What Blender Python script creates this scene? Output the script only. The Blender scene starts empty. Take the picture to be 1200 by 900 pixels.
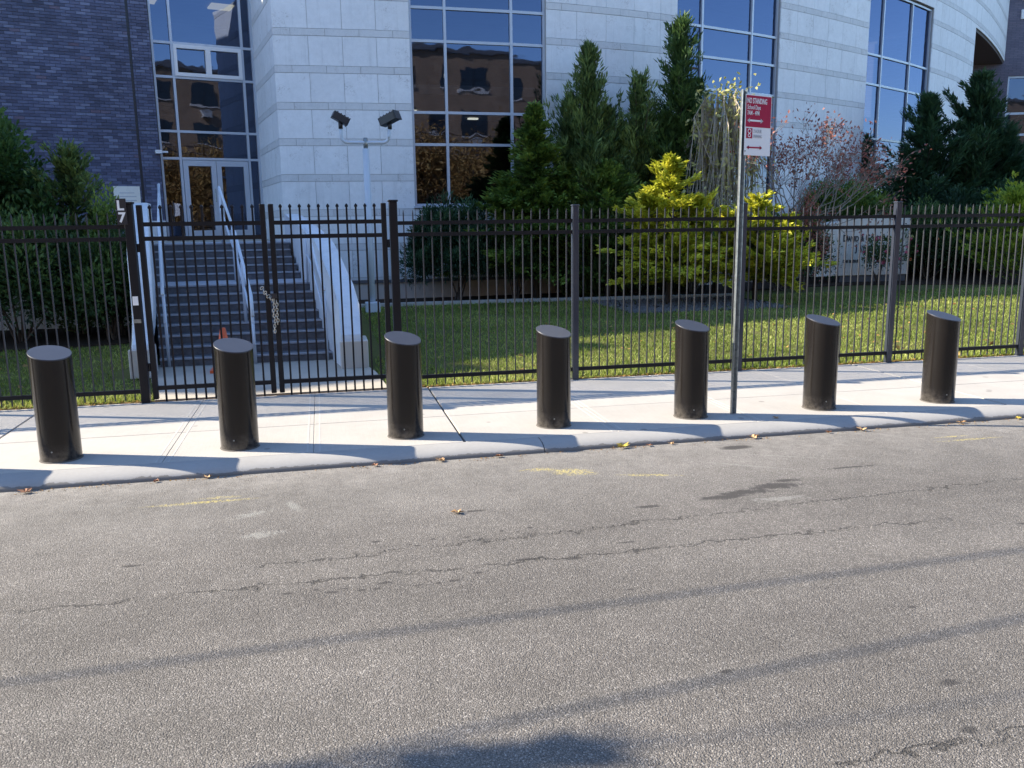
import bpy, math, random
import numpy as np
from mathutils import Vector, Matrix
random.seed(7); rng = np.random.default_rng(7)
R = math.radians
scene = bpy.context.scene
COL = scene.collection

# ------------------------------------------------------------------ camera
SUN_EL = 32.3
TO_SUN = Vector((-0.935*math.cos(R(SUN_EL)), 0.355*math.cos(R(SUN_EL)), math.sin(R(SUN_EL)))).normalized()
CAMPOS = Vector((0, 0, 1.68))
yaw, pitch, roll = R(12.4), math.atan(0.188), R(0.8)
fw0 = Vector((math.sin(yaw), math.cos(yaw), 0)); rt0 = Vector((math.cos(yaw), -math.sin(yaw), 0)); z0 = Vector((0, 0, 1))
fw = math.cos(pitch)*fw0 - math.sin(pitch)*z0
upc = math.sin(pitch)*fw0 + math.cos(pitch)*z0
rt = math.cos(roll)*rt0 - math.sin(roll)*upc
upv = math.sin(roll)*rt0 + math.cos(roll)*upc
cam = bpy.data.cameras.new('camera'); co = bpy.data.objects.new('camera', cam); COL.objects.link(co)
m = Matrix.Identity(4)
for i in range(3):
    m[i][0] = rt[i]; m[i][1] = upv[i]; m[i][2] = -fw[i]; m[i][3] = CAMPOS[i]
co.matrix_world = m
cam.sensor_width = 36; cam.lens = 30.0; cam.clip_end = 2000; cam.clip_start = 0.05
scene.camera = co

# ------------------------------------------------------------------ light
w = bpy.data.worlds.new('World'); scene.world = w; w.use_nodes = True
nt = w.node_tree; nt.nodes.clear()
sky = nt.nodes.new('ShaderNodeTexSky'); sky.sky_type = 'NISHITA'; sky.sun_disc = False
sky.sun_elevation = R(SUN_EL); sky.sun_rotation = math.atan2(TO_SUN.x, TO_SUN.y)
sky.air_density = 1.0; sky.dust_density = 0.4; sky.ozone_density = 5.0
bg = nt.nodes.new('ShaderNodeBackground'); bg.inputs[1].default_value = 0.135
wo = nt.nodes.new('ShaderNodeOutputWorld')
nt.links.new(sky.outputs[0], bg.inputs[0]); nt.links.new(bg.outputs[0], wo.inputs[0])
sl = bpy.data.lights.new('sun', 'SUN'); sl.energy = 4.8; sl.angle = R(0.5); sl.color = (1.0, 0.90, 0.74)
so = bpy.data.objects.new('sun', sl); COL.objects.link(so)
so.rotation_euler = (-TO_SUN).to_track_quat('-Z', 'Y').to_euler()
scene.view_settings.view_transform = 'Standard'; scene.view_settings.look = 'None'
scene.view_settings.exposure = 1.48; scene.view_settings.gamma = 1.0

# ------------------------------------------------------------------ materials
MATS = {}
class NT:
    """tiny helper round a node tree"""
    def __init__(s, name):
        s.m = bpy.data.materials.new(name); s.m.use_nodes = True
        s.t = s.m.node_tree; s.b = s.t.nodes['Principled BSDF']; s.out = s.t.nodes['Material Output']
        tc = s.t.nodes.new('ShaderNodeTexCoord'); s.co = tc.outputs['Object']
        gm = s.t.nodes.new('ShaderNodeNewGeometry'); s.pos = gm.outputs['Position']
    def n(s, kind, **kw):
        nd = s.t.nodes.new('ShaderNode'+kind)
        for k, v in kw.items(): setattr(nd, k, v)
        return nd
    def l(s, a, b): s.t.links.new(a, b)
    def noise(s, scale, detail=4, rough=0.6, vec=None, out='Fac', dist=0):
        nd = s.n('TexNoise'); nd.inputs['Scale'].default_value = scale; nd.inputs['Detail'].default_value = detail
        nd.inputs['Roughness'].default_value = rough; nd.inputs['Distortion'].default_value = dist
        s.l(vec or s.pos, nd.inputs['Vector']); return nd.outputs[out]
    def voro(s, scale, vec=None, out='Distance', feature='F1'):
        nd = s.n('TexVoronoi'); nd.feature = feature; nd.inputs['Scale'].default_value = scale
        s.l(vec or s.pos, nd.inputs['Vector']); return nd.outputs[out]
    def ramp(s, fac, stops):
        nd = s.n('ValToRGB'); cr = nd.color_ramp
        while len(cr.elements) < len(stops): cr.elements.new(0.5)
        for e, (p, c) in zip(cr.elements, stops):
            e.position = p; e.color = (c, c, c, 1) if isinstance(c, (int, float)) else (*c, 1)
        s.l(fac, nd.inputs[0]); return nd.outputs[0]
    def mix(s, fac, a, b, mode='MIX'):
        nd = s.n('Mix'); nd.data_type = 'RGBA'; nd.blend_type = mode
        for sock, v in ((nd.inputs[0], fac), (nd.inputs[6], a), (nd.inputs[7], b)):
            if isinstance(v, (int, float)): sock.default_value = v if sock == nd.inputs[0] else (v, v, v, 1)
            elif isinstance(v, tuple): sock.default_value = (*v, 1)
            else: s.l(v, sock)
        return nd.outputs[2]
    def math(s, op, a, b=0.0, c=None):
        nd = s.n('Math'); nd.operation = op
        for i, v in enumerate((a, b, c)):
            if v is None: continue
            if isinstance(v, (int, float)): nd.inputs[i].default_value = v
            else: s.l(v, nd.inputs[i])
        return nd.outputs[0]
    def bump(s, h, strength=0.5, dist=0.01, prev=None):
        nd = s.n('Bump'); nd.inputs['Strength'].default_value = strength; nd.inputs['Distance'].default_value = dist
        s.l(h, nd.inputs['Height'])
        if prev is not None: s.l(prev, nd.inputs['Normal'])
        return nd.outputs[0]
    def fin(s, col=None, rough=None, normal=None, metallic=None, spec=None):
        for nm, v in (('Base Color', col), ('Roughness', rough), ('Normal', normal), ('Metallic', metallic), ('Specular IOR Level', spec)):
            if v is None: continue
            sock = s.b.inputs[nm]
            if isinstance(v, (int, float)): sock.default_value = v
            elif isinstance(v, tuple): sock.default_value = (*v, 1)
            else: s.l(v, sock)
        return s.m

def plain(name, col, rough=0.6, var=0.15, scale=3.0, metallic=0.0, bump=0.0, bscale=60, rnd=0.0, spec=None):
    if name in MATS: return MATS[name]
    t = NT(name)
    f = t.noise(scale, 5)
    c = t.mix(f, tuple(max(0, x*(1-var)) for x in col), tuple(min(1, x*(1+var)) for x in col))
    if rnd:
        oi = t.n('ObjectInfo')
        k = t.math('MULTIPLY_ADD', oi.outputs['Random'], 2*rnd, 1-rnd)
        hs = t.n('HueSaturation'); t.l(c, hs.inputs['Color']); t.l(k, hs.inputs['Value']); c = hs.outputs[0]
    nm = t.bump(t.noise(bscale, 3), bump, 0.004) if bump else None
    MATS[name] = t.fin(c, rough, nm, metallic, spec); return MATS[name]

def m_asphalt():
    t = NT('asphalt')
    sep = t.n('SeparateXYZ'); t.l(t.pos, sep.inputs[0]); X, Y = sep.outputs[0], sep.outputs[1]
    v = t.n('TexVoronoi'); v.inputs['Scale'].default_value = 165; v.inputs['Randomness'].default_value = 1; t.l(t.pos, v.inputs['Vector'])
    v2 = t.n('TexVoronoi'); v2.inputs['Scale'].default_value = 350; t.l(t.pos, v2.inputs['Vector'])
    sc = t.n('SeparateColor'); t.l(v.outputs['Color'], sc.inputs[0])
    sc2 = t.n('SeparateColor'); t.l(v2.outputs['Color'], sc2.inputs[0])
    a = t.ramp(sc.outputs[0], [(0.0, (0.09, 0.081, 0.071)), (0.35, (0.165, 0.149, 0.132)), (0.85, (0.235, 0.213, 0.19)), (1.0, (0.55, 0.51, 0.46))])
    b = t.ramp(sc2.outputs[0], [(0.0, (0.10, 0.09, 0.079)), (0.6, (0.18, 0.163, 0.145)), (1.0, (0.29, 0.265, 0.238))])
    c = t.mix(0.5, a, b)
    edge = t.math('SMOOTH_MIN', t.math('MULTIPLY', v.outputs['Distance'], 1.0), 0.6, 0.1)
    gaps = t.ramp(v.outputs['Distance'], [(0.32, 1.0), (0.60, 0.48)])
    c = t.mix(0.8, c, gaps, 'MULTIPLY')
    # broad wear: paler dusty band at the kerb, mottling, lane polish
    big = t.noise(0.55, 5, 0.65)
    c = t.mix(1.0, c, t.ramp(big, [(0.3, 0.84), (0.7, 1.14)]), 'MULTIPLY')
    tr = t.n('Mapping'); t.l(t.pos, tr.inputs['Vector']); tr.inputs['Scale'].default_value = (0.22, 1.5, 1)
    c = t.mix(1.0, c, t.ramp(t.noise(1.0, 4, 0.6, tr.outputs[0]), [(0.3, 0.86), (0.5, 1.0), (0.72, 1.12)]), 'MULTIPLY')
    fl = t.ramp(t.noise(26, 5, 0.8), [(0.66, 0.0), (0.78, 0.55)])
    c = t.mix(fl, c, (0.085, 0.076, 0.068))
    med = t.noise(5.0, 5, 0.7)
    c = t.mix(1.0, c, t.ramp(med, [(0.3, 0.9), (0.7, 1.08)]), 'MULTIPLY')
    dn = t.math('ADD', Y, t.math('MULTIPLY', t.math('SUBTRACT', t.noise(2.2, 4), 0.5), 0.9))
    dust = t.ramp(t.math('MULTIPLY', t.math('SUBTRACT', dn, 4.6), 0.62), [(0.0, 0.0), (0.55, 0.35), (1.0, 0.85)])
    c = t.mix(t.math('MULTIPLY', dust, t.ramp(t.noise(9, 6, 0.75), [(0.3, 0.15), (0.75, 1.0)])), c, (0.32, 0.30, 0.27))
    # stains and paint: soft spots at (x, y) with radii
    def spot(x, y, rx, ry, nscale=9, wob=0.8, ang=0.0):
        dx = t.math('SUBTRACT', X, x); dy = t.math('SUBTRACT', Y, y)
        ca, sa = math.cos(ang), math.sin(ang)
        ex = t.math('DIVIDE', t.math('ADD', t.math('MULTIPLY', dx, ca), t.math('MULTIPLY', dy, sa)), rx)
        ey = t.math('DIVIDE', t.math('SUBTRACT', t.math('MULTIPLY', dy, ca), t.math('MULTIPLY', dx, sa)), ry)
        d = t.math('SQRT', t.math('ADD', t.math('MULTIPLY', ex, ex), t.math('MULTIPLY', ey, ey)))
        return t.math('ADD', d, t.math('MULTIPLY', t.math('SUBTRACT', t.noise(nscale, 4, 0.7), 0.5), wob*2))
    def group(spots, lo, hi):
        r = None
        for sp in spots:
            d = spot(*sp); r = d if r is None else t.math('MINIMUM', r, d)
        return t.ramp(r, [(lo, 1.0), (hi, 0.0)])
    dark = group([(3.09, 5.93, .16, .07, 9, .3), (2.62, 4.86, .24, .06, 17, 1.1), (2.42, 4.80, .20, .05, 19, 1.1), (2.86, 4.93, .20, .07, 17, 1.1), (3.0, 5.03, .12, .04, 25, .9), (1.9, 4.75, .10, .03, 25, .9),
                  (0.22, 3.98, .05, .02, 30, .8), (-0.03, 3.93, .04, .018, 30, .8), (0.95, 4.1, .09, .02, 28, .9),
                  (2.21, 2.5, .05, .03, 20, .6), (2.05, 2.22, .035, .025, 20, .6), (1.44, 2.78, .03, .015, 20, .6), (2.5, 3.1, .03, .015, 20, .6),
                  (-0.24, 3.97, 0.035, 0.017, 24, 0.7), (-0.11, 3.98, 0.016, 0.013, 24, 0.7), (0.03, 3.96, 0.038, 0.009, 24, 0.7), (0.11, 3.92, 0.029, 0.014, 24, 0.7), (0.18, 3.92, 0.022, 0.017, 24, 0.7), (0.38, 3.91, 0.035, 0.009, 24, 0.7), (0.48, 3.91, 0.015, 0.017, 24, 0.7), (0.56, 3.92, 0.04, 0.017, 24, 0.7), (0.69, 3.99, 0.028, 0.015, 24, 0.7), (0.22, 4.57, 0.032, 0.018, 24, 0.7), (0.4, 4.48, 0.024, 0.01, 24, 0.7), (0.43, 4.45, 0.023, 0.014, 24, 0.7), (0.53, 4.53, 0.023, 0.011, 24, 0.7), (0.72, 4.51, 0.023, 0.013, 24, 0.7), (0.82, 4.45, 0.039, 0.008, 24, 0.7), (0.93, 4.56, 0.015, 0.016, 24, 0.7), (1.01, 4.52, 0.015, 0.008, 24, 0.7), (1.1, 4.57, 0.02, 0.016, 24, 0.7), (-1.05, 4.54, .07, .02, 20, .8), (3.6, 5.2, .2, .02, 24, 1.0), (3.9, 3.9, .15, .02, 30, 1.0), (1.35, 3.6, .03, .012, 20, .6), (0.85, 4.95, .1, .02, 24, .9),
                  (1.2, 4.05, .08, .018, 28, .9), (1.55, 4.2, .07, .015, 28, .8)], 0.55, 1.0)
    c = t.mix(t.math('MULTIPLY', dark, 0.95), c, (0.055, 0.05, 0.046))
    yel = group([(-0.85, 5.58, .42, .035, 16, .55), (-0.72, 5.66, .16, .03, 20, .6), (1.66, 5.62, .19, .10, 18, .8, -.4), (1.45, 5.74, .14, .05, 18, .8), (2.15, 5.40, .24, .035, 18, .6, -.3),
                 (4.97, 5.66, .36, .03, 16, .55), (4.9, 5.78, .2, .025, 16, .6), (5.6, 5.62, .18, .03, 16, .6)], 0.4, 1.15)
    c = t.mix(t.math('MULTIPLY', yel, t.ramp(t.noise(60, 3), [(0.42, 0.0), (0.6, 0.75)])), c, (0.50, 0.41, 0.13))
    pale = group([(-0.25, 5.35, .04, .14, 22, .9, .3), (2.9, 5.45, .4, .012, 22, .6, -.6), (3.3, 5.6, .4, .01, 22, .6, -.5), (2.75, 4.68, .22, .05, 26, 1.6), (-0.42, 4.85, .12, .06, 30, 2.0), (-0.5, 5.25, .14, .05, 30, 2.0, .4)], 0.4, 1.2)
    c = t.mix(t.math('MULTIPLY', pale, 0.28), c, (0.40, 0.40, 0.36))
    # thin wandering cracks along the seams
    def crack(x0, y0, slope, xa, xb, wid=0.012):
        yy = t.math('ADD', t.math('MULTIPLY', t.math('SUBTRACT', X, x0), slope), y0)
        n1 = t.math('MULTIPLY', t.math('SUBTRACT', t.noise(7, 5, 0.7), 0.5), 0.30)
        d = t.math('ABSOLUTE', t.math('SUBTRACT', t.math('SUBTRACT', Y, yy), n1))
        g = t.ramp(t.math('DIVIDE', d, wid), [(0.25, 1.0), (1.0, 0.0)])
        inx = t.math('MULTIPLY', t.math('GREATER_THAN', X, xa), t.math('LESS_THAN', X, xb))
        brk = t.ramp(t.noise(3.1, 3), [(0.36, 0.15), (0.5, 1.0)])
        return t.math('MULTIPLY', t.math('MULTIPLY', g, inx), brk)
    ck = t.math('MAXIMUM', crack(-1.5, 4.08, 0.0, -6, 3.5), t.math('MAXIMUM', crack(0.2, 4.4, 0.06, -.4, 5.5, .009), crack(1.7, 2.16, 0.0, 1.5, 3.0, .011)))
    c = t.mix(t.math('MULTIPLY', ck, 0.7), c, (0.03, 0.028, 0.026))
    h = t.math('ADD', t.math('MULTIPLY', v.outputs['Distance'], -1.0), t.math('MULTIPLY', ck, -1.5))
    nrm = t.bump(h, 1.0, 0.004)
    nrm = t.bump(t.noise(14, 4), 0.35, 0.008, nrm)
    return t.fin(c, 0.85, nrm, spec=0.3)

def m_concrete(name, col, broom=True, stain=0.12, rnd=0.03):
    t = NT(name)
    oi = t.n('ObjectInfo')
    a = t.noise(1.6, 6, 0.7); b = t.noise(35, 4, 0.7)
    k = t.mix(0.5, t.ramp(a, [(0.25, 1-stain), (0.75, 1+stain*.6)]), t.ramp(b, [(0.3, 0.93), (0.7, 1.06)]), 'MULTIPLY')
    c = t.mix(1.0, (col[0]*1.05, col[1]*1.05, col[2]*1.05), k, 'MULTIPLY')
    hs = t.n('HueSaturation'); t.l(c, hs.inputs['Color']); t.l(t.math('MULTIPLY_ADD', oi.outputs['Random'], 2*rnd, 1-rnd), hs.inputs['Value']); c = hs.outputs[0]
    sp = t.ramp(t.noise(4.3, 6, 0.8), [(0.62, 0.0), (0.75, 0.35)])
    c = t.mix(sp, c, tuple(x*0.6 for x in col))
    gum = t.ramp(t.voro(2.6), [(0.06, 0.5), (0.085, 0.0)])
    c = t.mix(gum, c, tuple(x*0.35 for x in col))
    sy = t.n('SeparateXYZ'); t.l(t.pos, sy.inputs[0])
    low = t.math('MULTIPLY', t.ramp(sy.outputs[2], [(0.0, 0.0), (1.0, 0.0)]) if broom else t.math('LESS_THAN', sy.outputs[2], t.math('MULTIPLY_ADD', t.noise(7, 5, .7), 0.06, -0.075)), 0.6)
    if not broom: c = t.mix(low, c, (0.09, 0.08, 0.07))
    if broom:
        mp = t.n('Mapping'); t.l(t.pos, mp.inputs['Vector']); mp.inputs['Scale'].default_value = (160, 3, 1)
        bh = t.noise(1.0, 3, 0.6, mp.outputs[0])
        c = t.mix(0.5, c, t.ramp(bh, [(0.3, 0.9), (0.7, 1.06)]), 'MULTIPLY')
        nrm = t.bump(bh, 0.4, 0.002)
    else: nrm = t.bump(t.noise(50, 5), 0.3, 0.003)
    return t.fin(c, 0.85, nrm, spec=0.3)

def m_stone(name, col, pits=0.0):
    t = NT(name); oi = t.n('ObjectInfo')
    of = t.n('VectorMath'); of.operation = 'ADD'; t.l(t.pos, of.inputs[0]); 
    cmb = t.n('CombineXYZ'); t.l(t.math('MULTIPLY', oi.outputs['Random'], 37), cmb.inputs[0]); t.l(cmb.outputs[0], of.inputs[1])
    V = of.outputs[0]
    a = t.noise(1.3, 6, 0.7, V); b = t.noise(9, 6, 0.75, V)
    k = t.mix(1.0, t.ramp(a, [(0.3, 0.94), (0.7, 1.03)]), t.ramp(b, [(0.35, 0.94), (0.65, 1.03)]), 'MULTIPLY')
    c = t.mix(1.0, col, k, 'MULTIPLY')
    hs = t.n('HueSaturation'); t.l(c, hs.inputs['Color']); t.l(t.math('MULTIPLY_ADD', oi.outputs['Random'], 0.06, 0.97), hs.inputs['Value']); c = hs.outputs[0]
    # brown mineral veins here and there
    vn = t.math('MULTIPLY', t.ramp(t.noise(2.0, 2, .5, V), [(0.56, 0.0), (0.66, 1.0)]), t.ramp(t.noise(16, 6, 0.85, V, dist=1.2), [(0.52, 0.0), (0.60, 1.0)]))
    c = t.mix(t.math('MULTIPLY', vn, 0.45 if not pits else 0.6), c, (0.22, 0.19, 0.16))
    if pits:
        pt = t.ramp(t.noise(45, 4, 0.7, V), [(0.56, 0.0), (0.66, 1.0)])
        c = t.mix(t.math('MULTIPLY', pt, pits), c, (0.30, 0.28, 0.25))
    # rain streaks
    mp = t.n('Mapping'); t.l(V, mp.inputs['Vector']); mp.inputs['Scale'].default_value = (6, 6, 0.35)
    st = t.ramp(t.noise(1.0, 4, 0.7, mp.outputs[0]), [(0.55, 1.0), (0.75, 0.86)])
    c = t.mix(1.0, c, st, 'MULTIPLY')
    return t.fin(c, 0.7, t.bump(b, 0.15, 0.004), spec=0.3)

def m_glass():
    t = NT('window_glass'); t.t.nodes.remove(t.b)
    gl = t.n('BsdfGlossy'); gl.inputs['Roughness'].default_value = 0.015; gl.inputs['Color'].default_value = (0.40, 0.50, 0.78, 1)
    tr = t.n('BsdfTransparent'); tr.inputs['Color'].default_value = (0.22, 0.25, 0.28, 1)
    lw = t.n('LayerWeight'); lw.inputs['Blend'].default_value = 0.35
    nb = t.bump(t.noise(1.3, 2), 0.12, 0.02); t.l(nb, gl.inputs['Normal'])
    f = t.math('MULTIPLY_ADD', lw.outputs['Fresnel'], 0.7, 0.15)
    mx = t.n('MixShader'); t.l(f, mx.inputs[0]); t.l(tr.outputs[0], mx.inputs[1]); t.l(gl.outputs[0], mx.inputs[2])
    t.l(mx.outputs[0], t.out.inputs[0]); return t.m

def m_leaf(name, dark, mid, light, trans=0.25, scale=1.6):
    t = NT(name)
    at = t.n('Attribute'); at.attribute_name = 'tint'
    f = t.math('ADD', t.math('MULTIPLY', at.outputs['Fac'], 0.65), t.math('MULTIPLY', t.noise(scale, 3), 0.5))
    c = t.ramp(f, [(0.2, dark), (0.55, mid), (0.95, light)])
    t.fin(c, 0.55, spec=0.3)
    tl = t.n('BsdfTranslucent'); t.l(c, tl.inputs['Color'])
    mx = t.n('MixShader'); mx.inputs[0].default_value = trans
    t.l(t.b.outputs[0], mx.inputs[1]); t.l(tl.outputs[0], mx.inputs[2]); t.l(mx.outputs[0], t.out.inputs[0])
    return t.m

def emit(name, col, st):
    t = NT(name); t.b.inputs['Base Color'].default_value = (*col, 1)
    t.b.inputs['Emission Color'].default_value = (*col, 1); t.b.inputs['Emission Strength'].default_value = st; return t.m

def m_soil(name, c1, c2, scale=14):
    t = NT(name); a = t.noise(scale, 6, 0.8); b = t.noise(0.8, 3)
    c = t.mix(a, c1, c2); c = t.mix(1.0, c, t.ramp(b, [(0.3, 0.85), (0.7, 1.15)]), 'MULTIPLY')
    return t.fin(c, 0.95, t.bump(a, 0.7, 0.02), spec=0.1)

ASPH = m_asphalt()
SIDE = m_concrete('sidewalk_concrete', (0.395, 0.37, 0.335))
KERB = m_concrete('kerb_concrete', (0.32, 0.31, 0.295), False)
PATHC = m_concrete('path_concrete', (0.40, 0.36, 0.30), False)
JOINT = plain('joint_dirt', (0.10, 0.09, 0.08), 0.95)
STONE = m_stone('limestone', (0.82, 0.825, 0.83))
BAND = m_stone('travertine_band', (0.70, 0.70, 0.70), 0.25)
GROUT = plain('dark_grout', (0.36, 0.35, 0.34), 0.9)
PINK = plain('beige_plinth_stone', (0.55, 0.50, 0.45), 0.8, 0.12, 3, bump=0.2)
BRICK = plain('blue_black_brick', (0.105, 0.115, 0.20), 0.55, 0.45, 2.2, bump=0.3, rnd=0.25)
def m_brick():
    t = NT('ironspot_brick')
    at = t.n('Attribute'); at.attribute_name = 'tint'; oi = t.n('ObjectInfo')
    f = t.math('FRACT', t.math('ADD', at.outputs['Fac'], oi.outputs['Random']))
    c = t.ramp(f, [(0.0, (0.054, 0.060, 0.105)), (0.4, (0.086, 0.096, 0.165)), (0.75, (0.11, 0.122, 0.20)), (0.97, (0.16, 0.18, 0.27)), (1.0, (0.12, 0.09, 0.13))])
    k = t.ramp(t.noise(1.1, 4), [(0.3, 0.82), (0.7, 1.15)])
    c = t.mix(1.0, c, k, 'MULTIPLY'); b = t.noise(70, 4)
    c = t.mix(0.6, c, t.ramp(b, [(0.3, 0.8), (0.7, 1.2)]), 'MULTIPLY')
    return t.fin(c, 0.5, t.bump(b, 0.3, 0.003), spec=0.4)
BRICKS = m_brick()
def m_brickfar(name, c1, c2, mortar, su=1/0.203, sv=1/0.067):
    t = NT(name)
    bt = t.n('TexBrick'); bt.inputs['Scale'].default_value = 1.0
    bt.inputs['Brick Width'].default_value = 0.22; bt.inputs['Row Height'].default_value = 0.075; bt.inputs['Mortar Size'].default_value = 0.008
    bt.inputs['Color1'].default_value = (*c1, 1); bt.inputs['Color2'].default_value = (*c2, 1); bt.inputs['Mortar'].default_value = (*mortar, 1)
    sp = t.n('SeparateXYZ'); t.l(t.pos, sp.inputs[0]); cb = t.n('CombineXYZ')
    t.l(t.math('ADD', sp.outputs[0], t.math('MULTIPLY', sp.outputs[1], 0.7)), cb.inputs[0]); t.l(sp.outputs[2], cb.inputs[1])
    t.l(cb.outputs[0], bt.inputs['Vector'])
    c = t.mix(1.0, bt.outputs[0], t.ramp(t.noise(0.7, 4), [(0.3, 0.8), (0.7, 1.15)]), 'MULTIPLY')
    return t.fin(c, 0.75, t.bump(bt.outputs['Fac'], -0.4, 0.006))
BRICKFAR = m_brickfar('dark_brick_far', (0.115, 0.105, 0.15), (0.16, 0.14, 0.185), (0.09, 0.085, 0.11))
TAN = m_brickfar('tan_brick', (0.24, 0.14, 0.08), (0.30, 0.19, 0.11), (0.25, 0.20, 0.16))
GLASS = m_glass()
ALU = plain('pale_blue_grey_aluminium', (0.50, 0.54, 0.60), 0.4, 0.06, 4, metallic=0.2)
FENCE = plain('black_fence_paint', (0.009, 0.009, 0.012), 0.42, 0.2, 6, bump=0.05, spec=0.25)
POSTM = plain('fence_post_paint', (0.035, 0.04, 0.055), 0.22, 0.15, 6)
RAILW = plain('pale_painted_steel', (0.55, 0.60, 0.66), 0.45, 0.08)
def m_bollard():
    t = NT('bollard_paint')
    n1 = t.noise(2.0, 5); n2 = t.noise(120, 3)
    c = t.mix(n1, (0.010, 0.0085, 0.008), (0.018, 0.015, 0.013))
    sp = t.n('SeparateXYZ'); t.l(t.pos, sp.inputs[0])
    dirt = t.math('MULTIPLY', t.ramp(sp.outputs[2], [(0.0, 1.0), (0.14, 0.0)]), t.ramp(t.noise(18, 5, .7), [(0.35, 0.0), (0.7, 0.7)]))
    c = t.mix(dirt, c, (0.16, 0.14, 0.12))
    r = t.math('MULTIPLY_ADD', t.noise(6, 5, .7), 0.22, 0.07)
    return t.fin(c, r, t.bump(n2, 0.05, 0.001), spec=0.38)
BOLL = m_bollard()
CAPM = plain('bollard_cap_paint', (0.035, 0.037, 0.048), 0.42, 0.2, 8)
def m_galv():
    t = NT('galvanised_steel'); a = t.voro(40, out='Color')
    sc = t.n('SeparateColor'); t.l(a, sc.inputs[0])
    c = t.mix(sc.outputs[0], (0.22, 0.24, 0.24), (0.34, 0.36, 0.36))
    return t.fin(c, 0.4, None, 0.75)
GALV = m_galv()
POLEM = plain('weathered_pole_steel', (0.10, 0.12, 0.12), 0.4, 0.25, 10, metallic=0.5)
STEPM = plain('dark_slate_step', (0.115, 0.115, 0.125), 0.55, 0.85, 16, bump=0.4, bscale=30)
NOSE = plain('pale_step_nosing', (0.36, 0.37, 0.40), 0.6, 0.2, 8, bump=0.2)
WING = m_stone('pale_render', (0.66, 0.67, 0.68))
DARKI = plain('dark_interior', (0.10, 0.085, 0.07), 0.9)
CEIL = plain('interior_ceiling', (0.35, 0.34, 0.32), 0.9)
WHITE = plain('white_paint', (0.78, 0.78, 0.78), 0.5, 0.03)
LETTER = plain('dark_lettering', (0.03, 0.03, 0.035), 0.6, 0.05)
REDP = plain('sign_red', (0.40, 0.018, 0.06), 0.6, 0.06, 12, spec=0.1)
GREYP = plain('sign_grey_print', (0.42, 0.42, 0.45), 0.5)
BLACK = plain('black_plastic', (0.02, 0.02, 0.025), 0.4)
CHAIN = plain('chain_steel', (0.55, 0.52, 0.46), 0.3, 0.15, 20, metallic=0.7)
ORANGE = plain('cone_orange', (0.75, 0.12, 0.03), 0.5)
SOIL = m_soil('lawn_soil', (0.06, 0.065, 0.024), (0.15, 0.15, 0.045), 22)
MULCH = m_soil('mulch', (0.02, 0.014, 0.010), (0.075, 0.05, 0.035), 26)
GROUND = m_soil('far_ground', (0.10, 0.09, 0.07), (0.15, 0.14, 0.11), 2)
BARK = plain('bark', (0.09, 0.065, 0.048), 0.9, 0.3, 14, bump=0.6)
BARKP = plain('pale_bark', (0.27, 0.235, 0.20), 0.85, 0.2, 14)
WOODP = plain('creosote_wood', (0.10, 0.07, 0.05), 0.9, 0.3, 6)
EDGE = plain('concrete_edging', (0.42, 0.40, 0.36), 0.85, 0.15, 5, bump=0.3)
MON = m_stone('monument_stone', (0.82, 0.77, 0.68))
COPING = plain('dark_ledge', (0.11, 0.11, 0.12), 0.7)

# ------------------------------------------------------------------ object helpers
WM = {}
def tag(o, label=None, cat=None, group=None, kind=None):
    if label: o['label'] = label
    if cat: o['category'] = cat
    if group: o['group'] = group
    if kind: o['kind'] = kind
    return o
def thing(name, loc=(0, 0, 0), rz=0.0, **kw):
    o = bpy.data.objects.new(name, None); o.empty_display_size = 0.2; COL.objects.link(o)
    o.location = loc; o.rotation_euler = (0, 0, rz)
    WM[o.name] = Matrix.Translation(Vector(loc)) @ Matrix.Rotation(rz, 4, 'Z')
    return tag(o, **kw)
def mesh_from(name, V, F, mat, smooth=False):
    me = bpy.data.meshes.new(name); me.from_pydata([tuple(v) for v in V], [], F); me.update()
    if mat: me.materials.append(mat)
    if smooth: me.polygons.foreach_set('use_smooth', [True]*len(me.polygons))
    return me
def link(name, me, parent=None, loc=None, rz=None, local=True, **kw):
    o = bpy.data.objects.new(name, me); COL.objects.link(o)
    if parent: o.parent = parent; WM[o.name] = WM[parent.name]
    else: WM[o.name] = Matrix.Identity(4)
    if loc is not None: o.location = loc
    if rz is not None: o.rotation_euler = (0, 0, rz)
    return tag(o, **kw)
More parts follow.
